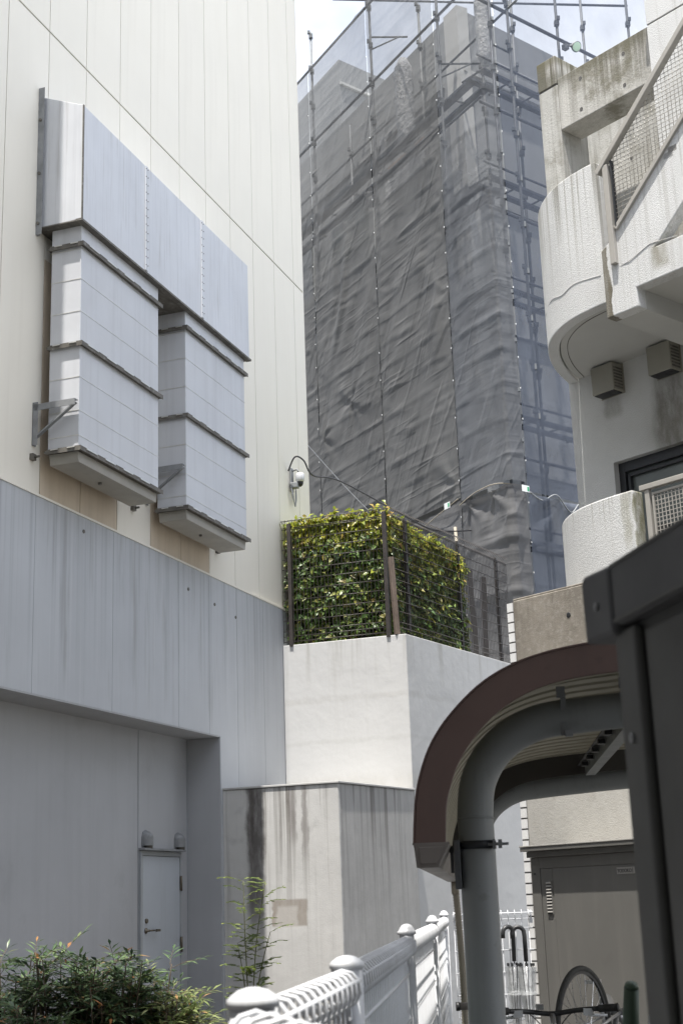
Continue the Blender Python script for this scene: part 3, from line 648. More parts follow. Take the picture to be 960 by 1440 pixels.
# ------------------------------------------------------------------ SCAFFOLD
C0 = Vector((2.798, 22.5, 0)); dL = D(-29); oL = Vector((-.8746, -.4848, 0)); dR = D(50); oR = Vector((.6428, -.766, 0))
def PL(s, o, z): return dL*s+oL*o+Vector((0, 0, z))
def PR(s, o, z): return dR*s+oR*o+Vector((0, 0, z))
sf = thing('scaffold', 'tube scaffold with ledgers, couplers and platforms around the concrete building', 'scaffold', C0, 90)
def knuckles(b, f, s, o, z0, z1, st=.9, r=.045):
    z = z0
    while z < z1: b.obox(f(s, o, z), (r, 0, 0), (0, r, 0), (0, 0, .05)); b.obox(f(s, o+.05, z+.09), (.03, 0, 0), (0, .03, 0), (0, 0, .035)); z += st
for (s, zt) in ((9.2, 20.4), (6.5, 20.7), (3.9, 21.5), (1.4, 21.5)):
    p = MB().cyl(PL(s, -.05, 2), PL(s, -.05, zt), .027, 8).build('standard_pole', 'pole', sf)
    k = MB(); knuckles(k, PL, s, -.05, 8.9, zt, .9); k.build('couplers', 'pole', p, stuff=True)
for (s, zt) in ((6.1, 18.3), (3.1, 19.5), (1.0, 21.0), (.12, 21.2)):
    p = MB().cyl(PL(s, -.75, 2), PL(s, -.75, zt), .027, 8).build('standard_pole', 'pole', sf)
    k = MB(); knuckles(k, PL, s, -.75, 9.5, zt, .9); k.build('couplers', 'pole', p, stuff=True)
for (s, o, zt, m_) in ((.30, .0, 21.5, 'steel_dark'), (2.30, -.1, 21.5, 'pole'), (4.55, -.1, 19.6, 'pole'), (1.75, -.75, 21.2, 'pole'), (3.9, -.75, 20, 'pole')):
    p = MB().cyl(PR(s, o, 2), PR(s, o, zt), .028, 8).build('standard_pole', m_, sf)
    k = MB(); knuckles(k, PR, s, o, 8.9, zt, .9); k.build('couplers', 'pole', p, stuff=True)
for (a, b_, z, o) in ((1.4, 9.6, 19.73, .0), (-.2, 9.6, 17.93, -.05)):
    MB().cyl(PL(a, o, z), PL(b_, o, z), .028, 8).build('ledger', 'steel_dark', sf)
MB().cyl(PR(-.3, -.02, 17.45), PR(5.2, -.02, 17.5), .034, 8).build('ledger', 'steel_dark', sf)
MB().cyl(PL(-.2, -.75, 17.5), PL(9, -.75, 17.5), .024, 8).build('ledger', 'pole', sf)
MB().cyl(PL(5.5, -.1, 20.95), PR(4.6, -.1, 19.25), .026, 8).build('brace', 'steel_dark', sf)
for z in (16.1, 13.95, 11.85, 9.5, 7.3):
    for (o0, o1) in ((-.26, -.14), (-.62, -.50)):
        MB().add([PR(.2, o0, z), PR(6, o0, z), PR(6, o1, z), PR(.2, o1, z), PR(.2, o0, z+.05), PR(6, o0, z+.05), PR(6, o1, z+.05), PR(.2, o1, z+.05)],
          [(0, 1, 2, 3), (4, 7, 6, 5), (0, 4, 5, 1), (1, 5, 6, 2), (2, 6, 7, 3), (3, 7, 4, 0)]).build('platform_plank', 'steel_dark', sf)
    MB().cyl(PR(0, -.1, z+.22), PR(6, -.1, z+.22), .022, 6).build('guard_rail', 'steel_dark', sf)
    for (o0, o1) in ((-.30, -.12), (-.66, -.48)):
        MB().add([PL(.55, o0, z), PL(9, o0, z), PL(9, o1, z), PL(.55, o1, z), PL(.55, o0, z+.05), PL(9, o0, z+.05), PL(9, o1, z+.05), PL(.55, o1, z+.05)],
          [(0, 1, 2, 3), (4, 7, 6, 5), (0, 4, 5, 1), (1, 5, 6, 2), (2, 6, 7, 3), (3, 7, 4, 0)]).build('platform_plank', 'steel_dark', sf)
    b = MB()
    for k in range(9): b.cyl(PL(.3+k, -.7, z+.02), PL(.3+k, -.1, z+.02), .02, 6); b.cyl(PR(.2+k*.7, -.7, z+.02), PR(.2+k*.7, -.1, z+.02), .02, 6)
    b.build('transoms', 'pole', sf, stuff=True)
for z in (15.36, 13.3, 10.95, 8.75):
    MB().cyl(PR(0, -.1, z), PR(6, -.1, z), .03, 6).build('ledger', 'steel_dark', sf)
    MB().cyl(PL(.2, -.1, z+.2), PL(9, -.1, z+.2), .024, 6).build('ledger', 'steel_dark', sf)
# bracket frames near the top
for (s, z) in ((3.9, 19.0), (1.4, 19.6), (1.4, 16.9)):
    b = MB().cyl(PL(s, -.05, z), PL(s-.35, -.75, z), .02, 6).cyl(PL(s, -.05, z-.3), PL(s-.3, -.6, z), .016, 6); b.build('bracket', 'pole', sf)
b = MB().cyl(PL(.15, -.75, 18.6), PR(.3, 0, 18.6), .02, 6).cyl(PL(.15, -.75, 16.6), PR(.3, 0, 16.6), .02, 6); b.build('bracket', 'pole', sf)
# worklight
wl = thing('work_lamp', 'round green lit work lamp clamped to a scaffold pole at the top', 'lamp', C0+PR(2.38, .0, 0), 50, z=17.35)
MB().tube([(-.06, 0, .02), (.05, -.06, .02), (.14, -.08, .05)], .02, 8).obox((0, 0, 0), (.05, 0, 0), (0, .05, 0), (0, 0, .05)).build('clamp_arm', 'steel', wl)
ax = Vector((-.1, -.75, -.65)).normalized()
MB().lathe(Vector((.19, -.12, .02)), [(.105, 0), (.102, -.02), (.08, -.08), (.04, -.12), (.038, -.20), (.02, -.22)], 20, ax).build('reflector_shell', 'steel', wl)
MB().lathe(Vector((.19, -.12, .02))+ax*.002, [(.092, 0), (.08, .004), (.04, .007)], 20, ax).build('lamp_glass', 'lampglow', wl)
# wrapped bundles
for (s, z, h, r, lab) in ((6.0, 15.6, .22, .13, 'plastic wrapped fitting lowest on the left face of the netted building'), (4.9, 15.7, .3, .14, 'plastic wrapped box in the middle of the netted left face'), (4.3, 16.1, .9, .07, 'tall thin plastic wrapped post on the netted left face'), (3.4, 16.2, 2.1, .19, 'large crumpled plastic wrapped pipe stack beside the inner scaffold pole'), (.55, 16.5, 1.5, .15, 'plastic wrapped upright bundle near the corner of the scaffold top')):
    P = C0+PL(s, -.5, z); b = MB(); n = 12; vs = []; fs = []; m_ = 10
    for j in range(m_+1):
        for k in range(n):
            a = 2*pi*k/n; q = r*(1+.35*noise.noise(Vector((cos(a)*2, sin(a)*2, j*.9+s*5))))*(1 if 0 < j < m_ else .5)
            vs.append((q*cos(a), q*sin(a), h*j/m_))
    for j in range(m_):
        for k in range(n): fs.append((j*n+k, j*n+(k+1) % n, (j+1)*n+(k+1) % n, (j+1)*n+k))
    fs += [tuple(range(n))[::-1], tuple(m_*n+k for k in range(n))]
    o = b.add(vs, fs, True).build('wrapped_bundle', 'plastic'); o.location = P; tag(o, lab, 'wrapped bundle')

# nets ----------------------------------------------------------
def net(lab, path, z0, z1, m, seed, amp=.05, pleat=.45, ties=(), slope=0., bag=0., nx=56, group='nets tied to the scaffold', fold=.05):
    """path: list of plan points (Vector); cloth grid hung between them with pleats and pull folds"""
    L = [0]
    for a, b_ in zip(path[:-1], path[1:]): L.append(L[-1]+(b_-a).length)
    tot = L[-1]; nz_ = max(20, int((z1-z0)/.045)); vs = []; fs = []; uvs = []
    def at(t):
        d = t*tot
        for i in range(len(path)-1):
            if d <= L[i+1]+1e-6:
                q = (d-L[i])/(L[i+1]-L[i]); p = path[i].lerp(path[i+1], q); tt = (path[i+1]-path[i]).normalized(); return p, Vector((tt.y, -tt.x, 0))
        return path[-1], Vector((0, -1, 0))
    hgt = z1-z0
    for j in range(nz_+1):
        z = z0+hgt*j/nz_
        for i in range(nx+1):
            t = i/nx; p, nr = at(t); x = t*tot
            edge = min(t, 1-t)*tot; soft = min(1, edge/.35)
            q = Vector((x*.9, z*.9, seed*3.7))
            d = amp*.45*noise.fractal(q, .9, 2.1, 3)
            zz = (z+slope*x+.035*noise.noise(Vector((x*.8, z*.5, seed))))/pleat; fr_ = zz-math.floor(zz)
            st = .5+.7*noise.noise(Vector((x*1.2, math.floor(zz)*3.1, seed+9)))
            d += amp*.34*max(0, st)*((1-fr_)**3 if fr_ > .1 else fr_/.1)+.32*amp*math.exp(-((fr_-.1)/.07)**2)*max(0, st+.1)
            # diagonal tension folds
            u_ = (x*1.0-(z-z0)*.42)*2.1+1.3*noise.noise(Vector((x*.7, z*.5, seed+2)))
            g_ = max(0, noise.noise(Vector((x*.5, z*.28, seed+5)))*1.6-.05)
            d += fold*1.5*g_*(1-2*abs(((u_*.36) % 1)-.5))**2*soft+fold*.35*g_*sin(u_*5.0)*soft
            for (tx, tz, rad, dep) in ties:
                dd = sqrt((x-tx)**2+((z-tz))**2)+.001; an = ((x-tx)/dd, (z-tz)/dd)
                if dd < rad*4: d += dep*math.exp(-dd/rad)*(.2+1.2*noise.noise(Vector((an[0]*2.2, an[1]*2.2, seed+tx+tz))))
            if bag: d += bag*sin(pi*min(1, max(0, (z-z0)/hgt)))*soft*(.6+.6*noise.noise(Vector((x*1.1, z*1.1, seed))))
            sw = -.045*(1-4*(t-.5)**2) if nx < 70 else 0
            pp = p+nr*(d*(.25+.75*soft)+.02); vs.append((pp.x, pp.y, z+(sw if j == nz_ else 0))); uvs.append((x+seed*13.1, z))
    w_ = nx+1
    for j in range(nz_):
        for i in range(nx): fs.append((j*w_+i, j*w_+i+1, (j+1)*w_+i+1, (j+1)*w_+i))
    me = bpy.data.meshes.new('scaffold_net'); me.from_pydata(vs, [], fs); me.polygons.foreach_set('use_smooth', [True]*len(fs)); me.materials.append(MT[m])
    ul = me.uv_layers.new(name='UVMap'); ul.data.foreach_set('uv', [c for f_ in fs for i_ in f_ for c in uvs[i_]])
    o = bpy.data.objects.new('scaffold_net', me); COL.objects.link(o); return tag(o, lab, 'safety net', group)
def WL(s, o=.03): v = C0+PL(s, o, 0); return Vector((v.x, v.y, 0))
def WR(s, o=.05): v = C0+PR(s, o, 0); return Vector((v.x, v.y, 0))
ties = lambda L, z0, z1, seed: [(x, z, .22, .045) for z in [z0+1.1*k+.3*((k*seed) % 3) for k in range(int((z1-z0)/1.1))] for x in (0, L)]
net('narrow grey net sheet hanging left of the first visible scaffold pole', [WL(9.2), WL(6.52)], 3, 19.7, 'net_l', 1, .035, .5, ties(2.6, 3, 19, 2), 0)
net('grey net sheet with a big dark bulging fold, right of the first scaffold pole', [WL(6.49), WL(3.92)], 3, 19.73, 'net_l', 3, .04, .5, ties(2.6, 3, 19, 1)+[(1.4, 11.3, .9, .05), (.2, 10.9, .5, .06)], 0, fold=.05)
net('grey net sheet with long diagonal folds in the middle of the scaffold', [WL(3.89), WL(1.41)], 8.32, 21.3, 'net_l', 5, .035, .5, ties(2.45, 8.3, 21, 2)+[(2.42, 12.2, 1.6, .06), (2.42, 8.6, .9, .08)], 0, fold=.08)
net('low crumpled dark net sheet below the laced seam behind the hedge', [WL(3.88), WL(1.41)], 3, 8.28, 'net_b', 7, .06, .6, ties(2.4, 3, 8, 1), .3, .05)
cp = [WL(1.39), WL(.75, .06), WL(.15, .02), WR(-.02, .02), WR(.30, .05)]
net('grey net wrapped round the scaffold corner above the laced seam', cp, 8.25, 21.3, 'net_c', 9, .045, .62, ties(1.9, 8.2, 21, 1), 0., fold=.035)
net('dark baggy net wrapped round the scaffold corner below the laced seam', cp, 2.6, 8.2, 'net_b', 10, .09, .9, ties(1.9, 3, 8, 2)+[(1.0, 8.1, .7, .10), (.3, 8.1, .5, .12)], 0, .14, fold=.10)
net('bluish see-through net on the right face of the scaffold, tall sheet above the tie line', [WR(.33), WR(1.5, .04), WR(2.32), WR(5.0, .03)], 8.1, 21.3, 'net_r', 11, .02, 2.2, (), 0, nx=80, fold=.03)
net('bluish net below the sagging tie line on the right face of the scaffold', [WR(.33), WR(1.0, .02), WR(2.32, .06), WR(5.0, .03)], 2.6, 8.05, 'net_r', 13, .04, 1.4, [(.75, 8.05, .5, .12), (1.4, 8.05, .5, .12)], 0, .03, nx=80, fold=.04)
# net ties and laced seams belong to the scaffold
b = MB(); R = random.Random(5)
for s in (6.52, 3.9, 1.4):
    z = 5.2
    while z < 19:
        b.obox(PL(s, .07, z), (.008, 0, 0), (0, .008, 0), (0, 0, .013)); z += .62+R.uniform(-.12, .12)
z = 5
while z < 18: b.obox(PR(.30, .10, z), (.008, 0, 0), (0, .008, 0), (0, 0, .013)); z += .6+R.uniform(-.15, .15)
b.build('net_ties', 'clip', sf, stuff=True)
lace = MB()
lace.tube(catmull([PL(3.9, .1, 7.75), PL(3.0, .14, 7.95), PL(2.2, .14, 8.12), PL(1.42, .1, 8.3)], 6), .009, 6)
lace.tube(catmull([PL(1.36, .12, 8.16), PL(1.1, .12, 8.22), PL(.7, .15, 8.25), PL(.2, .10, 8.24), PR(.27, .12, 8.16)], 6), .010, 6)
lace.build('lacing_rope', 'hose', sf)
lace = MB(); lace.tube(catmull([PR(.33, .12, 8.07), PR(.65, .10, 7.98), PR(.98, .12, 8.12), PR(1.3, .13, 7.86), PR(1.62, .12, 8.08), PR(2.1, .13, 7.88), PR(2.6, .12, 8.05)], 6), .012, 6)
lace.build('bunched_net_edge', 'steel', sf)
for (f, s, z) in ((PR, .14, 8.08), (PL, 1.62, 8.22)):
    t_ = MB().obox(f(s, .2, z), (f(1, 0, 0)-f(0, 0, 0))*.085, (f(0, 1, 0)-f(0, 0, 0))*.004, (0, 0, .055)).build('net_label', 'tagw', sf)
    MB().obox(f(s-.055*(1 if f is PL else -1), .206, z), (f(1, 0, 0)-f(0, 0, 0))*.02, (f(0, 1, 0)-f(0, 0, 0))*.003, (0, 0, .035)).build('green_mark', 'tagg', t_)
bp = thing('bamboo_pole', 'thin yellowish pole standing behind the mesh fence under the laced net', 'pole', C0+PL(1.3, .25, 0), 90)
MB().tube([(.0, 0, 4.9), (.03, -.02, 6.5), (-.02, 0, 7.75)], .028, 8).build('shaft', 'hose', bp)

# ------------------------------------------------------------------ RIGHT BUILDING (x along bearing 139 toward camera-right, y=-v)
RB = 139; R0 = Vector((2.594, 15.0, 0))
rb = thing('stucco_building', 'white sprayed stucco building with curved balconies and an outside stair, at the right', 'building', R0, RB)
def RW(u, v, z=0): return R0+D(RB)*u+N(RB)*v+Vector((0, 0, z))
# wall with recessed window opening u .52.. z 4.3..6.07
MB().box(0, .52, 0, .3, 2.5, 9.0).box(.52, 5, .0, .3, 6.07, 9.0).box(4.2, 5, 0, .3, 2.5, 6.07).build('wall', 'stucco_wall', rb)
MB().box(.001, 5, .3, .6, 2.5, 9.0).build('inner_wall', 'soffit', rb)
wi = MB().box(.52, .60, .08, .16, 3.9, 6.07).box(.60, 4.2, .08, .16, 5.96, 6.07).box(1.9, 1.98, .08, .16, 3.9, 5.96).build('window_frame', 'frame_dark', rb, .004)
MB().box(.60, 4.2, .13, .145, 3.9, 5.96).build('window_glass', 'glass', wi)
MB().box(.63, .66, .085, .13, 3.9, 5.93).box(.63, 4.2, .085, .13, 5.90, 5.93).build('sash', 'frame_dark', wi)
# curved upper balcony
AP = [(.02, -.02), (.105, -.235), (.235, -.506), (.423, -.806), (.66, -1.085), (.90, -1.265), (1.128, -1.375), (1.331, -1.430), (1.56, -1.457), (1.74, -1.46)]
def arc(Rr, n=28, u_end=1.74):
    d = 1.46-Rr; p = catmull(AP, 4); q = []
    for i in range(len(p)):
        t = (Vector(p[min(i+1, len(p)-1)])-Vector(p[max(i-1, 0)])).normalized(); q.append((p[i][0]-t.y*d, p[i][1]+t.x*d))
    q = [(x, min(y, -.0)) for x, y in q]
    return q+([(u_end, -Rr)] if u_end > 1.745 else [])
path = [(x, y) for x, y in arc(1.46)]
bal = MB().wallpath(path, .12, 7.12, 8.635).build('balcony_parapet', 'stucco_up', rb, .012)
inner = [(x, y) for x, y in arc(1.33)]
MB().prism(inner+[(1.74, -.001), (.3, -.001)], 7.145, 7.30).build('balcony_soffit', 'soffit', rb)
ring = [(x, y) for x, y in arc(1.26)]
MB().wallpath(ring, .006, 7.140, 7.16).build('drip_groove', 'flange', rb)
# weather crack
MB().tube(catmull([(.66, -1.087, 7.46), (.90, -1.267, 7.5), (1.128, -1.377, 7.44), (1.331, -1.432, 7.47), (1.56, -1.459, 7.44), (1.7, -1.462, 7.42)], 4), .003, 5).build('repaired_crack', 'stucco_up', rb)
# lower parapet
MB().wallpath(arc(1.46, 28, 1.83), .16, 3.6, 5.21).build('low_parapet', 'stucco_low', rb, .015)
MB().box(0.02, 5, -1.2, -.001, 4.0, 4.2).build('balcony_floor', 'soffit', rb)
MB().box(1.836, 1.99, -1.2, -.9, 4.2, 4.9).build('balcony_box', 'black', rb)
# stair block
k_ = .90
pg = [(1.83, 6.88), (2.2, 6.88), (2.2, 7.07), (4.6, 7.07), (4.6, 7.38), (2.46, 7.39), (4.6, 7.39+k_*2.14), (4.6, 7.77+k_*2.57), (2.03, 7.77), (1.97, 7.66), (1.83, 7.58)]
MB().prism(pg, -1.60, -1.46, 'y').build('stair_parapet', 'stucco_stair', rb, .012)
MB().box(1.835, 2.195, -1.458, 0, 6.885, 7.12).build('downstand_beam', 'soffit', rb, .006)
MB().box(2.197, 4.6, -1.458, 0, 7.08, 7.25).build('landing_soffit', 'soffit', rb)
MB().prism([(2.42, 7.26), (2.9, 7.26), (4.6, 7.26+k_*1.7), (4.6, 7.39+k_*2.14)], -1.45, -.15, 'y').build('stair_flight', 'soffit', rb)
MB().tube([(1.9, -1.59, 7.33), (2.15, -1.605, 7.36), (2.4, -1.602, 7.44), (2.7, -1.601, 7.40)], .003, 5).build('repaired_crack', 'stucco_stair', rb)
# concrete pillar, beam, rear wall
MB().box(.955, 1.212, -1.275, -.84, 8.55, 9.84).build('pillar', 'beam_soft', rb, .008)
MB().box(.955, 1.212, -1.28, -.84, 9.855, 10.19).build('pillar_head', 'beam', rb, .008)
MB().box(.965, 1.202, -1.27, -.85, 9.83, 9.86).build('pillar_joint', 'mortar', rb)
bm_ = MB().box(1.216, 2.498, -1.276, -.95, 9.30, 9.90).build('beam', 'beam', rb, .008)
for (u, z) in ((1.52, 9.76), (2.08, 9.76), (1.50, 9.41), (2.06, 9.41)):
    MB().lathe((u, -1.276, z), [(.021, 0), (.021, .003), (.016, .003), (.014, .0015)], 12, Vector((0, -1, 0))).build('tie_hole', 'mortar', bm_)
MB().lathe((1.212, -1.05, 10.0), [(.018, 0), (.018, .003), (.01, .003)], 10, Vector((1, 0, 0))).build('tie_hole', 'mortar', rb)
MB().box(.62, 2.5, -.22, -.01, 7.3, 9.9).build('stairwell_wall', 'beam_soft', rb)
for (u, z) in ((.95, 9.15), (1.3, 9.3), (1.32, 8.75), (1.8, 9.3), (1.75, 8.8), (2.1, 8.9)):
    MB().lathe((u, -.22, z), [(.021, 0), (.021, .003), (.014, .003)], 10, Vector((0, -1, 0))).build('tie_hole', 'mortar', rb)
MB().box(1.37, 1.80, -.80, -.24, 7.3, 8.6).build('stair_side_wall', 'beam_soft', rb)
# upper white wall with groove
MB().box(2.5, 5, -1.44, -.01, 8.05, 9.775).build('upper_wall', 'stucco', rb, .006)
MB().box(2.505, 5, -1.43, -.02, 9.77, 9.795).build('wall_groove', 'mortar', rb)
MB().box(2.5, 5, -1.44, -.01, 9.79, 10.42).build('upper_wall', 'stucco', rb, .006)
MB().box(2.47, 5, -1.50, -.01, 10.425, 10.52).build('coping', 'frame_dark', rb)
MB().box(5, 11, -1.6, 5, 0, 10.5).build('main_wall', 'stucco', rb)
MB().box(.7, 5, .6, 6, 0, 9.9).build('rear_wall', 'stucco_wall', rb)
# stair railing
rl = thing('stair_railing', 'beige sloping stair railing with square wire mesh infill above the curved balcony', 'railing', RW(1.95, 1.60), RB, z=7.5)
def rail_bar(b, p, q, hw, hh):
    p = Vector(p); q = Vector(q); t = (q-p).normalized(); nrm = Vector((-t.z, 0, t.x)); b.obox((p+q)/2, (q-p)/2, (0, hh, 0), nrm*hw)
b = MB(); rail_bar(b, (-.06, -.02, .87), (2.7, -.02, .87+2.76*.925), .028, .035); b.build('handrail', 'rail', rl, .006)
b = MB(); rail_bar(b, (.09, -.01, .235), (2.7, -.01, .235+2.61*.905), .022, .02); b.build('lower_rail', 'rail', rl, .004)
MB().obox((.045, -.02, .40), (.030, 0, 0), (0, .028, 0), (0, 0, .52)).build('post', 'rail', rl, .005)
MB().obox((.105, -.01, .60), (.008, 0, 0), (0, .02, 0), (0, 0, .35)).build('mesh_edge', 'frame_dark', rl)
b = MB(); zt = lambda x: .87+.06*.925+x*.925-.05; zb = lambda x: .235+(x-.09)*.905+.03
x = .13
while x < 2.5: b.cyl((x, -.008, zb(x)), (x, -.008, zt(x)), .0035, 4); x += .045
z = .30
while z < 2.7:
    a = max(.115, (z-.875)/.925); c = min(2.55, (z-.265)/.905+.09)
    if c > a+.02: b.cyl((a, -.012, z), (c, -.012, z), .0035, 4)
    z += .045
b.build('mesh_infill', 'rail', rl, stuff=True)
b = MB()
for q in (.55, .6): b.obox((q+.2, .03, q*.9+.23), (.05, 0, 0), (0, .03, 0), (0, 0, .03))
b.build('rail_bracket', 'rail', rl)
# lower railing
r2 = thing('balcony_railing', 'beige balcony railing with square mesh panel at the dark window', 'railing', RW(1.9, 1.40), RB, z=4.2)
MB().box(-.015, 2.6, -.03, .03, .985, 1.035).build('handrail', 'rail', r2, .005)
MB().box(.035, .085, -.02, .02, 0, .985).build('post', 'rail', r2, .004)
MB().box(.11, .13, -.012, .012, .05, .945).box(.13, 2.5, -.012, .012, .925, .945).box(.13, 2.5, -.012, .012, .05, .07).build('panel_frame', 'rail', r2)
b = MB(); x = .165
while x < 2.5: b.box(x-.0035, x+.0035, -.008, .0, .07, .925); x += .04
z = .10
while z < .92: b.box(.13, 2.5, -.0045, .0035, z-.0035, z+.0035); z += .04
b.build('mesh_infill', 'rail', r2, stuff=True)
# vent hoods
for (u, lab) in ((.455, 'khaki square vent hood under the curved balcony, the left and fully visible one'), (1.205, 'khaki square vent hood tucked against the downstand beam, with the darker stain below')):
    t = thing('vent_hood', lab, 'vent hood', RW(u, 0), RB, 'square vent hoods on the shaded wall', 6.81)
    MB().box(0, .30, -.18, -.01, .0, .315).build('hood', 'hood', t, .012)
    MB().box(-.012, .312, -.012, -.001, -.012, .327).build('wall_flange', 'hood', t, .004)
    MB().box(.02, .28, -.165, -.02, -.008, .002).build('grille', 'black', t)
    b = MB()
    for k in range(7): b.box(.298, .306, -.165, -.03, .03+k*.036, .046+k*.036)
    b.build('side_louvre', 'flange', t)

# ------------------------------------------------------------------ BROWN WALL + TILES
bw = thing('boundary_wall', 'brown stained concrete wall with a column of white tiles on its end', 'concrete wall', RW(0, 0), RB)
MB().box(.262, 5.5, -1.46, -1.345, 0, 4.44).build('concrete_face', 'brown', bw, .01)
MB().box(.252, 5.5, -1.45, -1.35, 4.44, 4.462).build('worn_top', 'brown', bw, .008)
MB().box(.175, .2605, -1.455, -1.35, 0, 4.43).build('mortar_bed', 'mortar', bw)
me = MB().box(-.036, .036, -.012, 0, -.0425, .0425).mesh('tile'); me.materials.append(MT['tile'])
for k in range(44):
    o = inst('tile', me, (.221, -1.455, 4.38-.1*k), bw)
MB().lathe((.96, -1.46, 4.18), [(.026, 0), (.026, .003), (.018, .003)], 12, Vector((0, -1, 0))).build('drain_hole', 'black', bw)

# ------------------------------------------------------------------ GREY SHED
sh = thing('storage_shed', 'grey brown metal storage shed with louvres, standing against the concrete wall', 'shed', RW(.80, 2.05), RB)
V = 2.05
MB().box(0, 1.5, .02, .55, 0, 1.94).build('body', 'shed', sh)
MB().box(0, .095, -.0, .02, 0, 1.94).build('corner_post', 'shed', sh, .003)
MB().box(.095, 1.5, .0, .02, 1.845, 1.94).build('header', 'shed', sh, .002)
lp = MB().box(.101, .238, .006, .02, .05, 1.842).build('louvre_panel', 'shed', sh, .002)
dp = MB().box(.242, 1.18, .002, .02, .05, 1.842).build('door', 'shed', sh, .003)
MB().box(1.184, 1.5, .004, .02, .05, 1.842).build('door', 'shed', sh, .003)
MB().box(.158, .226, -.001, .007, 1.452, 1.745).build('louvre_frame', 'shed', lp, .003)
b = MB()
for k in range(10): b.obox((.192, -.003, 1.475+k*.027), (.028, 0, 0), (0, .004, -.003), (0, .003, .006))
b.build('louvre_slats', 'shed_pale', lp)
b = MB()
for k in range(10): b.box(.165, .219, -.0022, -.0005, 1.456+k*.027, 1.466+k*.027)
b.build('louvre_gap', 'black', lp)
MB().box(-.045, 1.55, -.085, .56, 1.995, 2.03).build('roof_edge', 'shed', sh, .004)
MB().box(-.05, 1.55, -.09, .565, 2.032, 2.045).build('roof_sheet', 'shed_pale', sh, .003)
MB().box(-.02, 1.52, -.03, .5, 1.942, 1.993).build('roof_beam', 'shed', sh, .002)
MB().cyl((.04, -.001, 1.8), (.04, -.006, 1.8), .008, 8).build('screw', 'black', sh)
pl = MB().box(.96, 1.15, -.004, .0015, 1.765, 1.82).build('name_plate', 'shed_pale', dp)
def text(s, size, m, parent, loc, rot=(pi/2, 0, 0), name='lettering', ex=.001):
    c = bpy.data.curves.new(name, 'FONT'); c.body = s; c.size = size; c.extrude = ex; c.align_x = 'LEFT'
    o = bpy.data.objects.new(name, c); COL.objects.link(o); o.parent = parent; o.location = loc; o.rotation_euler = rot
    c.materials.append(MT[m]); bpy.context.view_layer.update()
    me = bpy.data.meshes.new_from_object(o.evaluated_get(bpy.context.evaluated_depsgraph_get())); bpy.data.objects.remove(o)
    if not me.materials: me.materials.append(MT[m])
    o = bpy.data.objects.new(name, me); COL.objects.link(o); o.parent = parent; o.location = loc; o.rotation_euler = rot; return o
t_ = text('YODOKO', .042, 'black', pl, (.966, -.005, 1.777))
t_.scale = (.80, 1, 1)
MB().box(1.125, 1.129, -.0048, -.004, 1.772, 1.812).build('plate_line', 'black', pl)

# ------------------------------------------------------------------ CANOPY (x along bearing 95, y depth)
cn = thing('cycle_shelter', 'brown edged cycle shelter with a bent grey column and corrugated roof', 'shelter', (0, 5.25), 95)
outer = [(.220, 1.80), (.228, 1.90), (.236, 1.965), (.254, 2.04), (.291, 2.135), (.35, 2.225), (.436, 2.315), (.521, 2.380), (.622, 2.430), (.731, 2.463), (.848, 2.484), (.982, 2.498), (1.3, 2.52), (1.8, 2.53), (2.3, 2.52)]
innr = [(.332, 1.80), (.337, 1.89), (.344, 1.945), (.359, 1.995), (.388, 2.07), (.436, 2.145), (.503, 2.220), (.568, 2.272), (.655, 2.320), (.750, 2.352), (.850, 2.370), (.985, 2.383), (1.3, 2.405), (1.8, 2.415), (2.3, 2.405)]
oc = catmull(outer, 5); ic = catmull(innr, 5)
MB().band(oc, ic, -.012, .012).build('fascia', 'canopy_br', cn, .003)
def offs(p, d):
    q = []
    for i in range(len(p)):
        a = Vector(p[max(i-1, 0)]); c = Vector(p[min(i+1, len(p)-1)]); t = (c-a).normalized(); q.append((p[i][0]+t.y*d, p[i][1]-t.x*d))
    return q
rim = offs(oc, -.006)
MB().band(rim, oc, -.016, .06).build('fascia_rim', 'canopy_br', cn)
MB().band(oc, offs(ic, .055), 3.90, 3.93).build('rear_fascia', 'canopy_dk', cn)
# corrugated roof
pitch = .19; vs = []; fs = []; ys = []
for k in range(int(4.27/pitch)):
    for (f_, h_) in ((0, 0), (.60, 0), (.70, 1), (.92, 1)): ys.append((.016+pitch*(k+f_), h_))
for (y, h_) in ys:
    pp = offs(oc, .012+.034*(1-h_)); vs += [(x, y, z) for x, z in pp]
m_ = len(oc)
for j in range(len(ys)-1):
    for i in range(m_-1): fs.append((j*m_+i, j*m_+i+1, (j+1)*m_+i+1, (j+1)*m_+i))
MB().add(vs, fs, False).build('corrugated_roof', 'canopy_tan', cn)
# step trims inside the fascia
for k, (dd, y1) in enumerate(((.085, .03), (.100, .055))):
    MB().band(offs(oc, dd), offs(oc, dd+.012), .012, y1).build('edge_trim', 'canopy_tan' if k else 'column', cn)
pc_ = [(.487, 0.0), (.487, 1.2), (.487, 1.80), (.488, 1.93), (.508, 2.045), (.568, 2.145), (.655, 2.215), (.76, 2.258), (.877, 2.273), (1.04, 2.286), (1.4, 2.31), (1.9, 2.33), (2.25, 2.32)]
pc_ = [(x-.046, z) for x, z in pc_]
pts = [(x, .37, z) for x, z in catmull(pc_, 6)]
cl_ = MB().tube(pts, .069, 32).build('column', 'column', cn, label='near bent column')
pts2 = [(x, 4.05, z) for x, z in catmull(pc_, 6)]
MB().tube(pts2, .069, 20).build('column', 'column', cn, label='far bent column in shadow')
band_r = MB().lathe((.441, .37, 1.785), [(.0695, 0), (.073, .0), (.073, .030), (.0695, .030)], 28)
band_r.build('clamp_band', 'frame_dark', cl_)
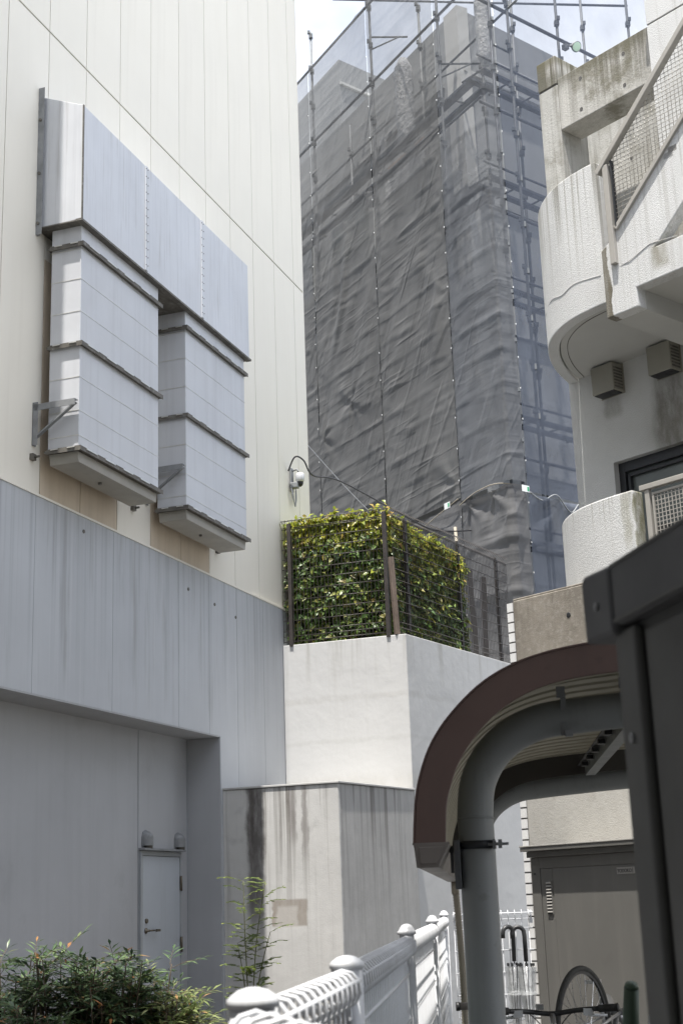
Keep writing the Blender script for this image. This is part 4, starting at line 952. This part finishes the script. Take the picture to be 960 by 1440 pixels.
MB().obox((.52, .315, 1.80), (.04, 0, 0), (0, .005, 0), (0, 0, .005)).obox((.505, .31, 1.80), (.005, 0, 0), (0, .016, 0), (0, 0, .018)).obox((.528, .30, 1.80), (.007, 0, 0), (0, .016, 0), (0, 0, .016)).cyl((.50, .30, 1.80), (.538, .30, 1.80), .006, 8).build('clamp_bolt', 'steel', cl_)
MB().box(.352, .376, .30, .42, 1.64, 1.82).build('gutter_bracket', 'near_roof', cn, .003)
MB().box(.335, .36, .33, .36, 1.775, 1.80).box(.338, .35, .33, .36, 1.70, 1.80).build('gutter_arm', 'near_roof', cn)
MB().lathe((.441, .37, 1.90), [(.0692, -.004), (.0712, -.002), (.0712, .002), (.0692, .004)], 28).build('weld_seam', 'column', cl_)
MB().box(.34, .54, .27, .47, 0, .012).build('base_plate', 'column', cl_, .002)
# clip strap between arch and roof
MB().obox((.80, .31, 2.275), (.010, 0, 0), (0, .005, 0), (.004, 0, .08)).obox((.795, .30, 2.36), (.016, 0, 0), (0, .02, 0), (0, 0, .02)).obox((.815, .29, 2.20), (.014, 0, 0), (0, .02, 0), (0, 0, .012)).build('arch_strap', 'steel', cl_)
MB().obox((1.06, .3, 2.385), (.04, 0, 0), (0, .02, 0), (0, 0, .018)).build('roof_clip', 'black', cn)
# purlin C-section
pu = MB().box(1.13, 1.19, .25, 3.88, 2.325, 2.331).box(1.13, 1.134, .25, 3.88, 2.331, 2.40).box(1.186, 1.19, .25, 3.88, 2.331, 2.345).build('purlin', 'column', cn)
b = MB()
for k in range(9): b.obox((1.105, .6+k*.42, 2.365), (.018, 0, 0), (0, .035, 0), (0, 0, .012))
b.box(1.085, 1.128, .25, 3.88, 2.384, 2.39)
b.build('purlin_lugs', 'black', pu)
# gutter
gp = [(.220, 1.80), (.335, 1.80), (.300, 1.722), (.228, 1.722)]
MB().prism([(.212, 1.803), (.345, 1.803), (.345, 1.795), (.337, 1.795), (.303, 1.716), (.224, 1.716), (.217, 1.795), (.212, 1.795)], -.012, -.004, 'y').build('gutter_end_cap', 'gutter', cn, .002)
MB().prism([(.235, 1.787), (.322, 1.787), (.296, 1.728), (.238, 1.728)], -.016, -.012, 'y').build('cap_emboss', 'gutter', cn, .002)
MB().prism([(.214, 1.80), (.342, 1.80), (.340, 1.794), (.302, 1.718), (.226, 1.718), (.216, 1.794)], -.004, 4.5, 'y').build('gutter', 'gutter', cn)
b = MB(); hp_ = []
for k in range(200): hp_.append((.27+.02*sin(k*.02), 4.42, 1.715-k*.0088))
b.tube(hp_, [.021+.0035*(1 if k % 2 else -1) for k in range(200)], 8); b.build('flexible_downpipe', 'hose', cn)
MB().cyl((.27, 4.42, 1.64), (.27, 4.42, 1.72), .026, 10).build('downpipe_collar', 'hose', cn)

# ------------------------------------------------------------------ NEAR SHED
ns = thing('near_shed', 'dark grey out of focus shed with an overhanging roof edge, close at the right', 'shed', (.33, 1.96), 169)
# x toward camera along bearing 169 (i.e. -D(-11)), visible face at y=0 (faces left = -y)
MB().box(.12, 1.9, .012, 1.6, 0, 1.935).build('body', 'near', ns)
MB().box(.12, .19, -.003, .012, 0, 1.93).build('corner_post', 'near', ns, .006)
MB().box(.205, 1.9, .004, .012, .04, 1.92).build('side_panel', 'near', ns, .004)
MB().prism([(.148, 1.935), (1.95, 1.935), (1.95, 2.018), (.148, 2.018)], -.012, 1.62, 'y').build('roof_fascia', 'near_roof', ns, .006)
MB().prism([(.045, 1.928), (.146, 1.925), (.146, 2.016), (.052, 2.022), (.042, 2.012)], -.014, 1.62, 'y').build('roof_corner_cap', 'near_roof', ns, .006)

for k in range(3):
    MB().lathe((.155, -.0035, .55+.62*k), [(.007, 0), (.007, .002), (.004, .0035)], 10, Vector((0, -1, 0))).build('screw', 'steel', ns)
MB().lathe((.098, -.0145, 1.97), [(.006, 0), (.006, .002), (.003, .0035)], 10, Vector((0, -1, 0))).build('screw', 'steel', ns)
MB().box(.20, 1.9, .0005, .004, 1.30, 1.306).build('panel_crease', 'near', ns)
MB().box(.15, 1.95, -.0135, -.012, 1.938, 1.943).box(.15, 1.95, -.0135, -.012, 2.010, 2.0145).build('folded_lip', 'near', ns)

# ------------------------------------------------------------------ WHITE FENCE
def P3(x, y): return Vector((x, y, 0))
FPs = [P3(-.146, 2.07), P3(-.023, 3.15), P3(.189, 5.6), P3(.415, 8.1), P3(.645, 10.85)]
def white_post(parent, lx, capz, r, style):
    p = MB().cyl((lx, 0, 0), (lx, 0, capz-.02), r, 20).build('post', 'white_metal', parent)
    if style == 0: prof = [(r+.0005, -.026), (r+.003, -.025), (r+.003, -.015), (r*.92, -.010), (r*.62, -.003), (r*.25, .0005), (.002, .001)]
    else: prof = [(r+.001, -.03), (r+.008, -.028), (r+.008, -.018), (r+.002, -.014), (r*.95, -.006), (r*.7, .004), (r*.3, .009), (.002, .010)]
    MB().lathe((lx, 0, capz-.004), prof, 20).build('post_cap', 'white_metal', p)
    return p
def roll_fence(name, lab, A, B, ztop, posts, ring, wire_v, wire_h, thick, rr_=.036, board=None, gap=.035):
    d = B-A; L = d.length; brg = math.degrees(atan2(d.x, d.y)); f = thing(name, lab, 'fence', A, brg)
    for (lx, cz, r, st) in posts: white_post(f, lx, cz, r, st)
    b = MB(); zc = ztop-rr_; x = gap
    while x < L-gap:
        pts = []
        for k in range(11):
            a = -pi/2+2*pi*k/10*.98; pts.append((x, rr_*cos(a), zc+rr_*sin(a)))
        b.tube([(x, -.0, .08)]+pts, thick, 5 if thick > .0025 else 4, caps=False); x += ring
    b.build('upright_wires', 'white_metal', f, stuff=True)
    for a in (0, 2.2, 4.2):
        MB().cyl((gap-.01, (rr_-.004)*cos(a+.5), zc+(rr_-.004)*sin(a+.5)), (L-gap+.01, (rr_-.004)*cos(a+.5), zc+(rr_-.004)*sin(a+.5)), thick*1.2, 6).build('roll_top_wire', 'white_metal', f)
    z = zc-rr_-.06
    while z > .1:
        MB().tube([(gap, -.005, z), (L-gap, -.005, z)], thick*1.3, 6).build('cross_wire', 'white_metal', f); z -= wire_h
    for lx in (gap+.01, L-gap-.01):
        b = MB().lathe((lx, 0, zc), [(.01, -.006), (.03, -.006), (.03, .006), (.01, .006)], 12, Vector((1, 0, 0))); b.obox((lx, .0, zc-.045), (.012, 0, 0), (0, .012, 0), (0, 0, .018)); b.build('end_clamp', 'galv_warm', f)
    if board: MB().box(gap, L-gap, .03, .036, .06, board).build('backing_board', 'board', f)
    return f
roll_fence('wire_fence', 'near white roll topped wire fence section between the two nearest flat capped posts', FPs[0], FPs[1], 1.468, [(0, 1.497, .034, 0)], .075, .05, .15, .0042, .036)
roll_fence('wire_fence', 'white roll topped fence section with pale boards behind, between flat capped and domed posts', FPs[1], FPs[2], 1.475, [(0, 1.499, .034, 0)], .07, .05, .16, .0036, .036, 1.41)
roll_fence('wire_fence', 'sunlit white fence section between the first and second domed post caps', FPs[2], FPs[3], 1.48, [(0, 1.515, .028, 1)], .06, .05, .16, .0030, .036, 1.415)
roll_fence('wire_fence', 'farthest sunlit white fence section on the left side, ending at the cross fence', FPs[3], FPs[4], 1.485, [(0, 1.52, .028, 1), ((FPs[4]-FPs[3]).length, 1.525, .028, 1)], .06, .05, .16, .0030, .036, 1.42)
roll_fence('wire_fence', 'white roll topped fence turning off beside the nearest post, cut by the frame', FPs[0]+Vector((.0, -.10, 0)), Vector((.13, 1.10, 0)), 1.470, [], .07, .05, .15, .0042, .036)
roll_fence('wire_fence', 'white cross fence where the umbrellas hang, in front of the tiled wall end', P3(.69, 11.0), P3(1.335, 10.95), 1.517, [], .05, .05, .155, .0030, .034)
b = MB().cyl((0, 0, 0), (.0, 0, .1), .02, 10); 
rp = thing('round_handle', 'short dark round bar poking from the white fence by the shelter column', 'bar', (.63, 9.1), 90, z=.98)
MB().cyl((-.02, 0, .0), (.09, 0, .0), .022, 12).build('bar', 'gutter', rp); MB().cyl((-.022, 0, .0), (-.045, 0, .0), .026, 12).build('end_plug', 'black', rp)

# ------------------------------------------------------------------ UMBRELLAS
def umbrella(x, z, lab, flip, ang, lean):
    t = thing('umbrella', lab, 'umbrella', (x, 10.93), 90, 'clear umbrellas hung on the cross fence', z)
    t.rotation_euler = (radians(lean), 0, ang)
    h = [(.0, 0, -.20), (0, 0, -.02)]+[(flip*(.045-.045*cos(a)), 0, .045*sin(a)+.0) for a in [pi*k/8 for k in range(1, 9)]]+[(flip*.09, 0, -.035)]
    MB().tube(h, .016, 10).build('curved_handle', 'black', t)
    MB().cyl((0, 0, -.78), (0, 0, -.18), .005, 8).build('shaft', 'chrome', t)
    n = 16; vs = []; fs = []; m_ = 8
    for j in range(m_+1):
        zz = -.24-.46*j/m_; rad = .052*(1-.62*(j/m_)**1.3)
        for k in range(n):
            a = 2*pi*k/n; q = rad*(1+.45*(1 if k % 2 else -1)*(1-.3*j/m_)); vs.append((q*cos(a), q*sin(a)*.7, zz))
    for j in range(m_):
        for k in range(n): fs.append((j*n+k, j*n+(k+1) % n, (j+1)*n+(k+1) % n, (j+1)*n+k))
    MB().add(vs, fs, True).build('clear_canopy', 'clear', t)
    b = MB()
    for k in range(8):
        a = 2*pi*k/8; b.tube([(.05*cos(a), .035*sin(a), -.225), (.045*cos(a), .03*sin(a), -.3), (.012*cos(a), .01*sin(a), -.7)], .0022, 5); b.obox((.054*cos(a), .038*sin(a), -.222), (.006, 0, 0), (0, .006, 0), (0, 0, .01))
    b.build('ribs', 'black', t)
    MB().obox((.0, -.02, -.42), (.05, 0, 0), (0, .03, 0), (0, 0, .012)).build('strap', 'clear', t)
umbrella(1.150, 1.355, 'clear plastic umbrella with black hook handle hanging nearest the shelter column', -1, .5, 2)
umbrella(1.232, 1.350, 'clear plastic umbrella with black hook handle hanging nearest the tiled wall end', -1, .05, -2)

# ------------------------------------------------------------------ BICYCLES
def wheel(parent, c, r, axis, name='wheel', spokes=32, tw=.016):
    c = Vector(c); axis = Vector(axis).normalized(); q = Vector((0, 0, 1)).rotation_difference(axis)
    def ring(rad, t, m, nm, par, seg=10, n=64):
        return MB().tube([c+q @ Vector((rad*cos(2*pi*k/n), rad*sin(2*pi*k/n), 0)) for k in range(n)], t, seg, closed=True).build(nm, m, par)
    hb = MB().cyl(c-axis*.045, c+axis*.045, .014, 12).cyl(c-axis*.03, c-axis*.024, .026, 14).cyl(c+axis*.024, c+axis*.03, .026, 14).build(name, 'alu', parent)
    ring(r-tw, tw, 'tyre', 'tyre', hb, 12)
    n = 64; rv = []; prof_ = [(r-.026, -.009), (r-.026, .009), (r-.043, .006), (r-.043, -.006)]
    b = MB(); vs = [c+q @ Vector((pr*cos(2*pi*k/n), pr*sin(2*pi*k/n), z)) for k in range(n) for pr, z in prof_]
    fs = [(k*4+j, k*4+(j+1) % 4, ((k+1) % n)*4+(j+1) % 4, ((k+1) % n)*4+j) for k in range(n) for j in range(4)]
    b.add(vs, fs); b.build('rim', 'frame_dark', hb)
    b = MB()
    for k in range(spokes):
        a = 2*pi*k/spokes; s = 1 if k % 2 else -1; off = (1 if (k//2) % 2 else -1)*radians(62)
        p = c+q @ Vector((.024*cos(a+off), .024*sin(a+off), s*.027)); e_ = c+q @ Vector(((r-.043)*cos(a), (r-.043)*sin(a), 0)); b.tube([p, e_], .0016, 4, sm=False, caps=False)
    b.build('spokes', 'chrome', hb)
    return hb
def bicycle(lab, loc, bearing, z, col, bars, r=.335, two=True, invert=False, grip='black', tilt=0):
    """local x forward; rear axle at origin height r"""
    t = thing('bicycle', lab, 'bicycle', loc, bearing, z=z)
    rx = 0; fx = 1.02
    wheel(t, (rx, 0, r), r, (0, 1, 0)); 
    if two: wheel(t, (fx, 0, r), r, (0, 1, 0))
    bb = (.43, 0, .27); st = (.27, 0, .76); hd0 = (.90, 0, .62); hd1 = (.86, 0, .78)
    f = MB()
    for a, c, rr2 in ((bb, st, .016), (st, hd1, .015), (bb, hd0, .018), (hd0, hd1, .02)): f.cyl(a, c, rr2, 12)
    for s in (-1, 1): f.cyl((rx, s*.055, r), (.43, s*.03, .27), .009, 8).cyl((rx, s*.055, r), (.27, s*.02, .74), .008, 8)
    f.build('frame', col, t)
    f = MB()
    for s in (-1, 1): f.tube([(fx, s*.05, r), (.96, s*.045, .5), (.90, s*.035, .62)], .011, 8)
    f.cyl((.905, -.05, .62), (.905, .05, .62), .012, 8).build('fork', col, t)
    MB().cyl(st, (.235, 0, .90), .013, 10).build('seat_post', 'alu', t)
    MB().prism([(-.02, -.07), (.08, -.065), (.16, -.02), (.26, -.015), (.265, .015), (.16, .02), (.08, .065), (-.02, .07)], .90, .935).build('saddle', 'black', t, .012).location = (.12, 0, 0)
    MB().cyl((.43, -.09, .27), (.43, .09, .27), .02, 12).lathe((.43, -.05, .27), [(.02, -.003), (.095, -.003), (.095, .003), (.02, .003)], 24, Vector((0, 1, 0))).tube([(.43, -.085, .27), (.43, -.1, .11)], .009, 8).tube([(.43, .085, .27), (.43, .1, .43)], .009, 8).box(.38, .48, -.16, -.10, .10, .12).box(.38, .48, .10, .16, .42, .44).build('crankset', 'alu', t)
    if bars:
        s_ = MB().tube([hd1, (.83, 0, .90), (.89, 0, .97)], .014, 10).build('stem', 'alu', t)
        bars(t)
    return t
def flat_bars(t):
    hb = MB().tube(catmull([(.80, -.22, 1.0), (.87, -.12, .99), (.90, 0, .975), (.87, .12, .99), (.80, .22, 1.0)], 6), .0125, 10).build('handlebar', 'black', t)
    for s in (-1, 1):
        g_ = MB().tube([(.80, s*.22, 1.0), (.762, s*.30, 1.005)], .0185, 12).lathe((.762, s*.30, 1.005), [(.02, 0), (.022, .008), (.012, .014)], 12, Vector((-.3, s, 0)).normalized()).build('grip', 'rubber', t)
        MB().tube([(.84, s*.16, .99), (.90, s*.18, .965), (.90, s*.27, .96)], [.011, .008, .006], 8).obox((.83, s*.17, .985), (.02, 0, 0), (0, .022, 0), (0, 0, .016)).build('brake_lever', 'white_metal', t)
        MB().tube(catmull([(.86, s*.2, .97), (.98, s*.12, .98), (1.0, s*.03, .88), (.92, s*.02, .75)], 6), .0028, 6).build('brake_cable', 'black', t)
    MB().obox((.88, .06, 1.01), (.02, 0, 0), (0, .018, 0), (0, 0, .014)).build('bell', 'chrome', t)
def city_bars(t):
    MB().tube(catmull([(.88, -.30, 1.01), (.885, -.14, 1.0), (.90, 0, .985), (.885, .14, 1.0), (.88, .30, 1.01)], 6), .0125, 12).build('handlebar', 'alu', t)
    for s in (-1, 1):
        MB().tube([(.88, s*.30, 1.0), (.875, s*.315, 1.05), (.86, s*.345, 1.13)], [.024, .021, .019], 14).lathe((.86, s*.345, 1.13), [(.019, 0), (.015, .012), (.003, .018)], 14, Vector((-.15, s*.3, .9)).normalized()).build('grip', 'bikegreen', t)
        MB().lathe((.88, s*.30, .995), [(.026, -.012), (.028, 0), (.022, .012)], 14, Vector((1, 0, 0))).build('bar_clamp', 'black', t)
wb_ = bicycle('bicycle standing upside down with its thin tyred wheel up before the grey shed', (1.205, 8.13), 34, 1.235, 'alu', None, two=False)
wb_.rotation_euler = (pi, 0, wb_.rotation_euler.z)
bB = bicycle('bicycle whose black flat handlebar and white lever show beside the shelter column', (.90, 6.52), 3, 0.07, 'black', flat_bars)
bC = bicycle('bicycle whose silver handlebar end with a dark green grip shows at the lower right', (1.62, 3.80), 293, .24, 'alu', city_bars)
rk = thing('cycle_stand', 'low steel cycle stand under the upside down bicycle', 'cycle stand', (1.2, 8.1), 34)
MB().box(-.1, 1.2, -.12, -.07, 0, .04).box(-.1, 1.2, .07, .12, 0, .04).box(.1, .5, -.1, .1, .26, .295).box(.12, .16, -.09, .09, .04, .26).box(.44, .48, -.09, .09, .04, .26).build('stand_frame', 'steel', rk)

# ------------------------------------------------------------------ SHRUBS
def nandina(lab, P, h, spread, seed, n_st=9, z=0, dens=1., grp='leafy shrubs along the grey wall', lm_='leaf_n'):
    R = random.Random(seed); t = thing('leafy_shrub', lab, 'shrub', P, 90, grp, z); lf = MB(); st = MB()
    for s in range(n_st):
        a = R.uniform(0, 6.28); q = spread*sqrt(R.random()); hh = h*R.uniform(.62, 1.0); bx, by = q*.6*cos(a), q*.6*sin(a); tx, ty = q*cos(a), q*sin(a)
        stem = catmull([(bx, by, 0), (bx*.7+tx*.3, by*.7+ty*.3, hh*.5), (tx, ty, hh*.93)], 4); st.tube(stem, [.009-.0006*i for i in range(len(stem))], 5)
        for k in range(int(15*dens)):
            f = R.uniform(.12, 1.0)**.65; zz = hh*.94*f; i = min(len(stem)-1, int(f*(len(stem)-1))); p0 = Vector((stem[i][0], stem[i][1], zz)); ba = R.uniform(0, 6.28); el = R.uniform(-.1, .85); bl_ = R.uniform(.14, .26)
            dv = Vector((cos(ba)*cos(el), sin(ba)*cos(el), sin(el))); pe = p0+dv*bl_-Vector((0, 0, .03)); st.tube([p0, p0.lerp(pe, .5)+Vector((0, 0, .015)), pe], .0022, 3, sm=False, caps=False)
            for m_ in range(7):
                g_ = .3+.7*m_/6; base = p0.lerp(pe, g_); sd = (1 if m_ % 2 else -1)
                ld = (dv*.75+dv.cross(Vector((0, 0, 1))).normalized()*sd*(0 if m_ == 6 else .7)+Vector((0, 0, R.uniform(-.25, .25)))).normalized()
                L = R.uniform(.08, .14); sid = ld.cross(Vector((R.uniform(-.3, .3), R.uniform(-.3, .3), 1))).normalized()*.0115*R.uniform(.8, 1.4); up = Vector((0, 0, .004))
                lf.add([base, base+ld*L*.45+sid, base+ld*L-Vector((0, 0, .018)), base+ld*L*.45-sid, base+ld*L*.45+up], [(0, 1, 4), (1, 2, 4), (2, 3, 4), (3, 0, 4)], True)
    st.build('stem', 'stem', t, stuff=True); lf.build('foliage', lm_, t, stuff=True); return t
sp = [(-2.62, 11.3, 1.50, .36, 'dark leafy shrub at the left edge of the picture, the tallest of the row'),
      (-2.2, 11.2, 1.46, .34, 'dark leafy shrub second from the left edge before the grey wall'),
      (-1.98, 11.5, 1.42, .34, 'dark leafy shrub with orange leaves before the grey wall'),
      (-1.86, 11.1, 1.40, .32, 'dark leafy shrub in the middle of the row left of the door'),
      (-1.66, 11.3, 1.34, .28, 'small dark leafy shrub just below the door handle'),
      (-1.40, 11.2, 1.27, .22, 'sunlit pale leafy shrub at the right end of the row'),
      (-2.4, 10.5, 1.1, .4, 'low fine leaved shrub in front at the lower left corner')]
for i, (x, y, h, r_, lab) in enumerate(sp): nandina(lab, (x, y), h, r_, 20+i, 17, dens=1.2, lm_='leaf_sunlit' if 'sunlit' in lab else 'leaf_n')
# sapling with pinnate leaves
sg = thing('sapling', 'thin pale green sapling with small paired leaflets in front of the streaked concrete', 'sapling', (-1.13, 15.3), 90)
R = random.Random(11); lf = MB(); st = MB()
mains = [[(0, 0, 0), (.0, 0, .7), (-.02, 0, 1.3), (-.03, 0, 1.87)], [(.02, 0, 0), (.05, .02, .7), (.10, .02, 1.3), (.20, .02, 1.86)], [(0, 0, .1), (-.03, 0, .8), (-.10, 0, 1.25)], [(.02, 0, .2), (.12, 0, .9), (.24, 0, 1.35)]]
for mi, mpt in enumerate(mains):
    c = catmull([Vector(p)[:] for p in mpt], 8); st.tube(c, [.010-.007*i/len(c) for i in range(len(c))], 6)
    for k in range(9 if mi > 1 else 24):
        f = .28+.72*k/(8 if mi > 1 else 23); p0 = Vector(c[min(len(c)-1, int(f*(len(c)-1)))]); a = R.uniform(-.5, .5)+(pi if k % 2 else 0); el = R.uniform(.1, .5)
        if k % 5 == 2: a += 1.5
        dv = Vector((cos(a)*cos(el), sin(a)*cos(el), sin(el))); L = R.uniform(.17, .27); pe = p0+dv*L; mid = p0+dv*L*.5+Vector((0, 0, .02)); st.tube([p0, mid, pe], .002, 3, sm=False, caps=False)
        for j in range(11):
            g_ = .12+.88*j/10; base = p0.lerp(pe, g_)+Vector((0, 0, .02*sin(pi*g_)))
            for sd in (1, -1):
                ld = (dv*.35+dv.cross(Vector((0, 0, 1))).normalized()*sd+Vector((0, 0, R.uniform(-.35, .1)))).normalized(); l_ = R.uniform(.045, .066); sid = dv*.015; 
                lf.add([base, base+ld*l_*.5+sid, base+ld*l_, base+ld*l_*.5-sid], [(0, 1, 2, 3)], True)
st.build('stem', 'green_stem', sg); lf.build('foliage', 'leaf_s', sg, stuff=True)

# ------------------------------------------------------------------ UNSEEN BLOCKS ADDED BEHIND AND BESIDE THE CAMERA TO CAST SHADE
rbk = thing('rear_shade_block', 'unseen rendered block added behind the viewpoint to cast shade', 'building', (-1, -5), 90)
MB().box(-13, 13, -8, 0, 0, 12).build('wall', 'rear', rbk)  # plain block out of view, added to cast shade
me = MB().box(-.7, .7, -.02, .05, 0, 1.3).mesh('window'); me.materials.append(MT['glass'])
for k in range(4):
    for j in range(6): inst('window', me, (-10.5+3.5*j, .0, 1.5+2.9*k), rbk)
an = thing('left_shade_block', 'unseen rendered block added left of the viewpoint to shade the shrubs', 'building', (-4.8, 2.5), 90)
MB().box(-2.6, 2.40, -5.5, 5.5, 0, 13.4).build('wall', 'rear', an)  # out of view, added so the shrubs fall in shade up to the right end
ra = thing('right_shade_block', 'unseen rendered block added right of the viewpoint, its overhang shading the foreground', 'building', (3.0, -3.0), 90)
MB().box(0, 6, -3, 3.0, 0, 9.4).build('wall', 'rear', ra)
MB().box(-3.50, -.005, -2.9, 6.62, 7.0, 9.3).build('shade_overhang', 'rear', ra)  # invented slab overhead, out of view, keeps the shelter fascia in shade
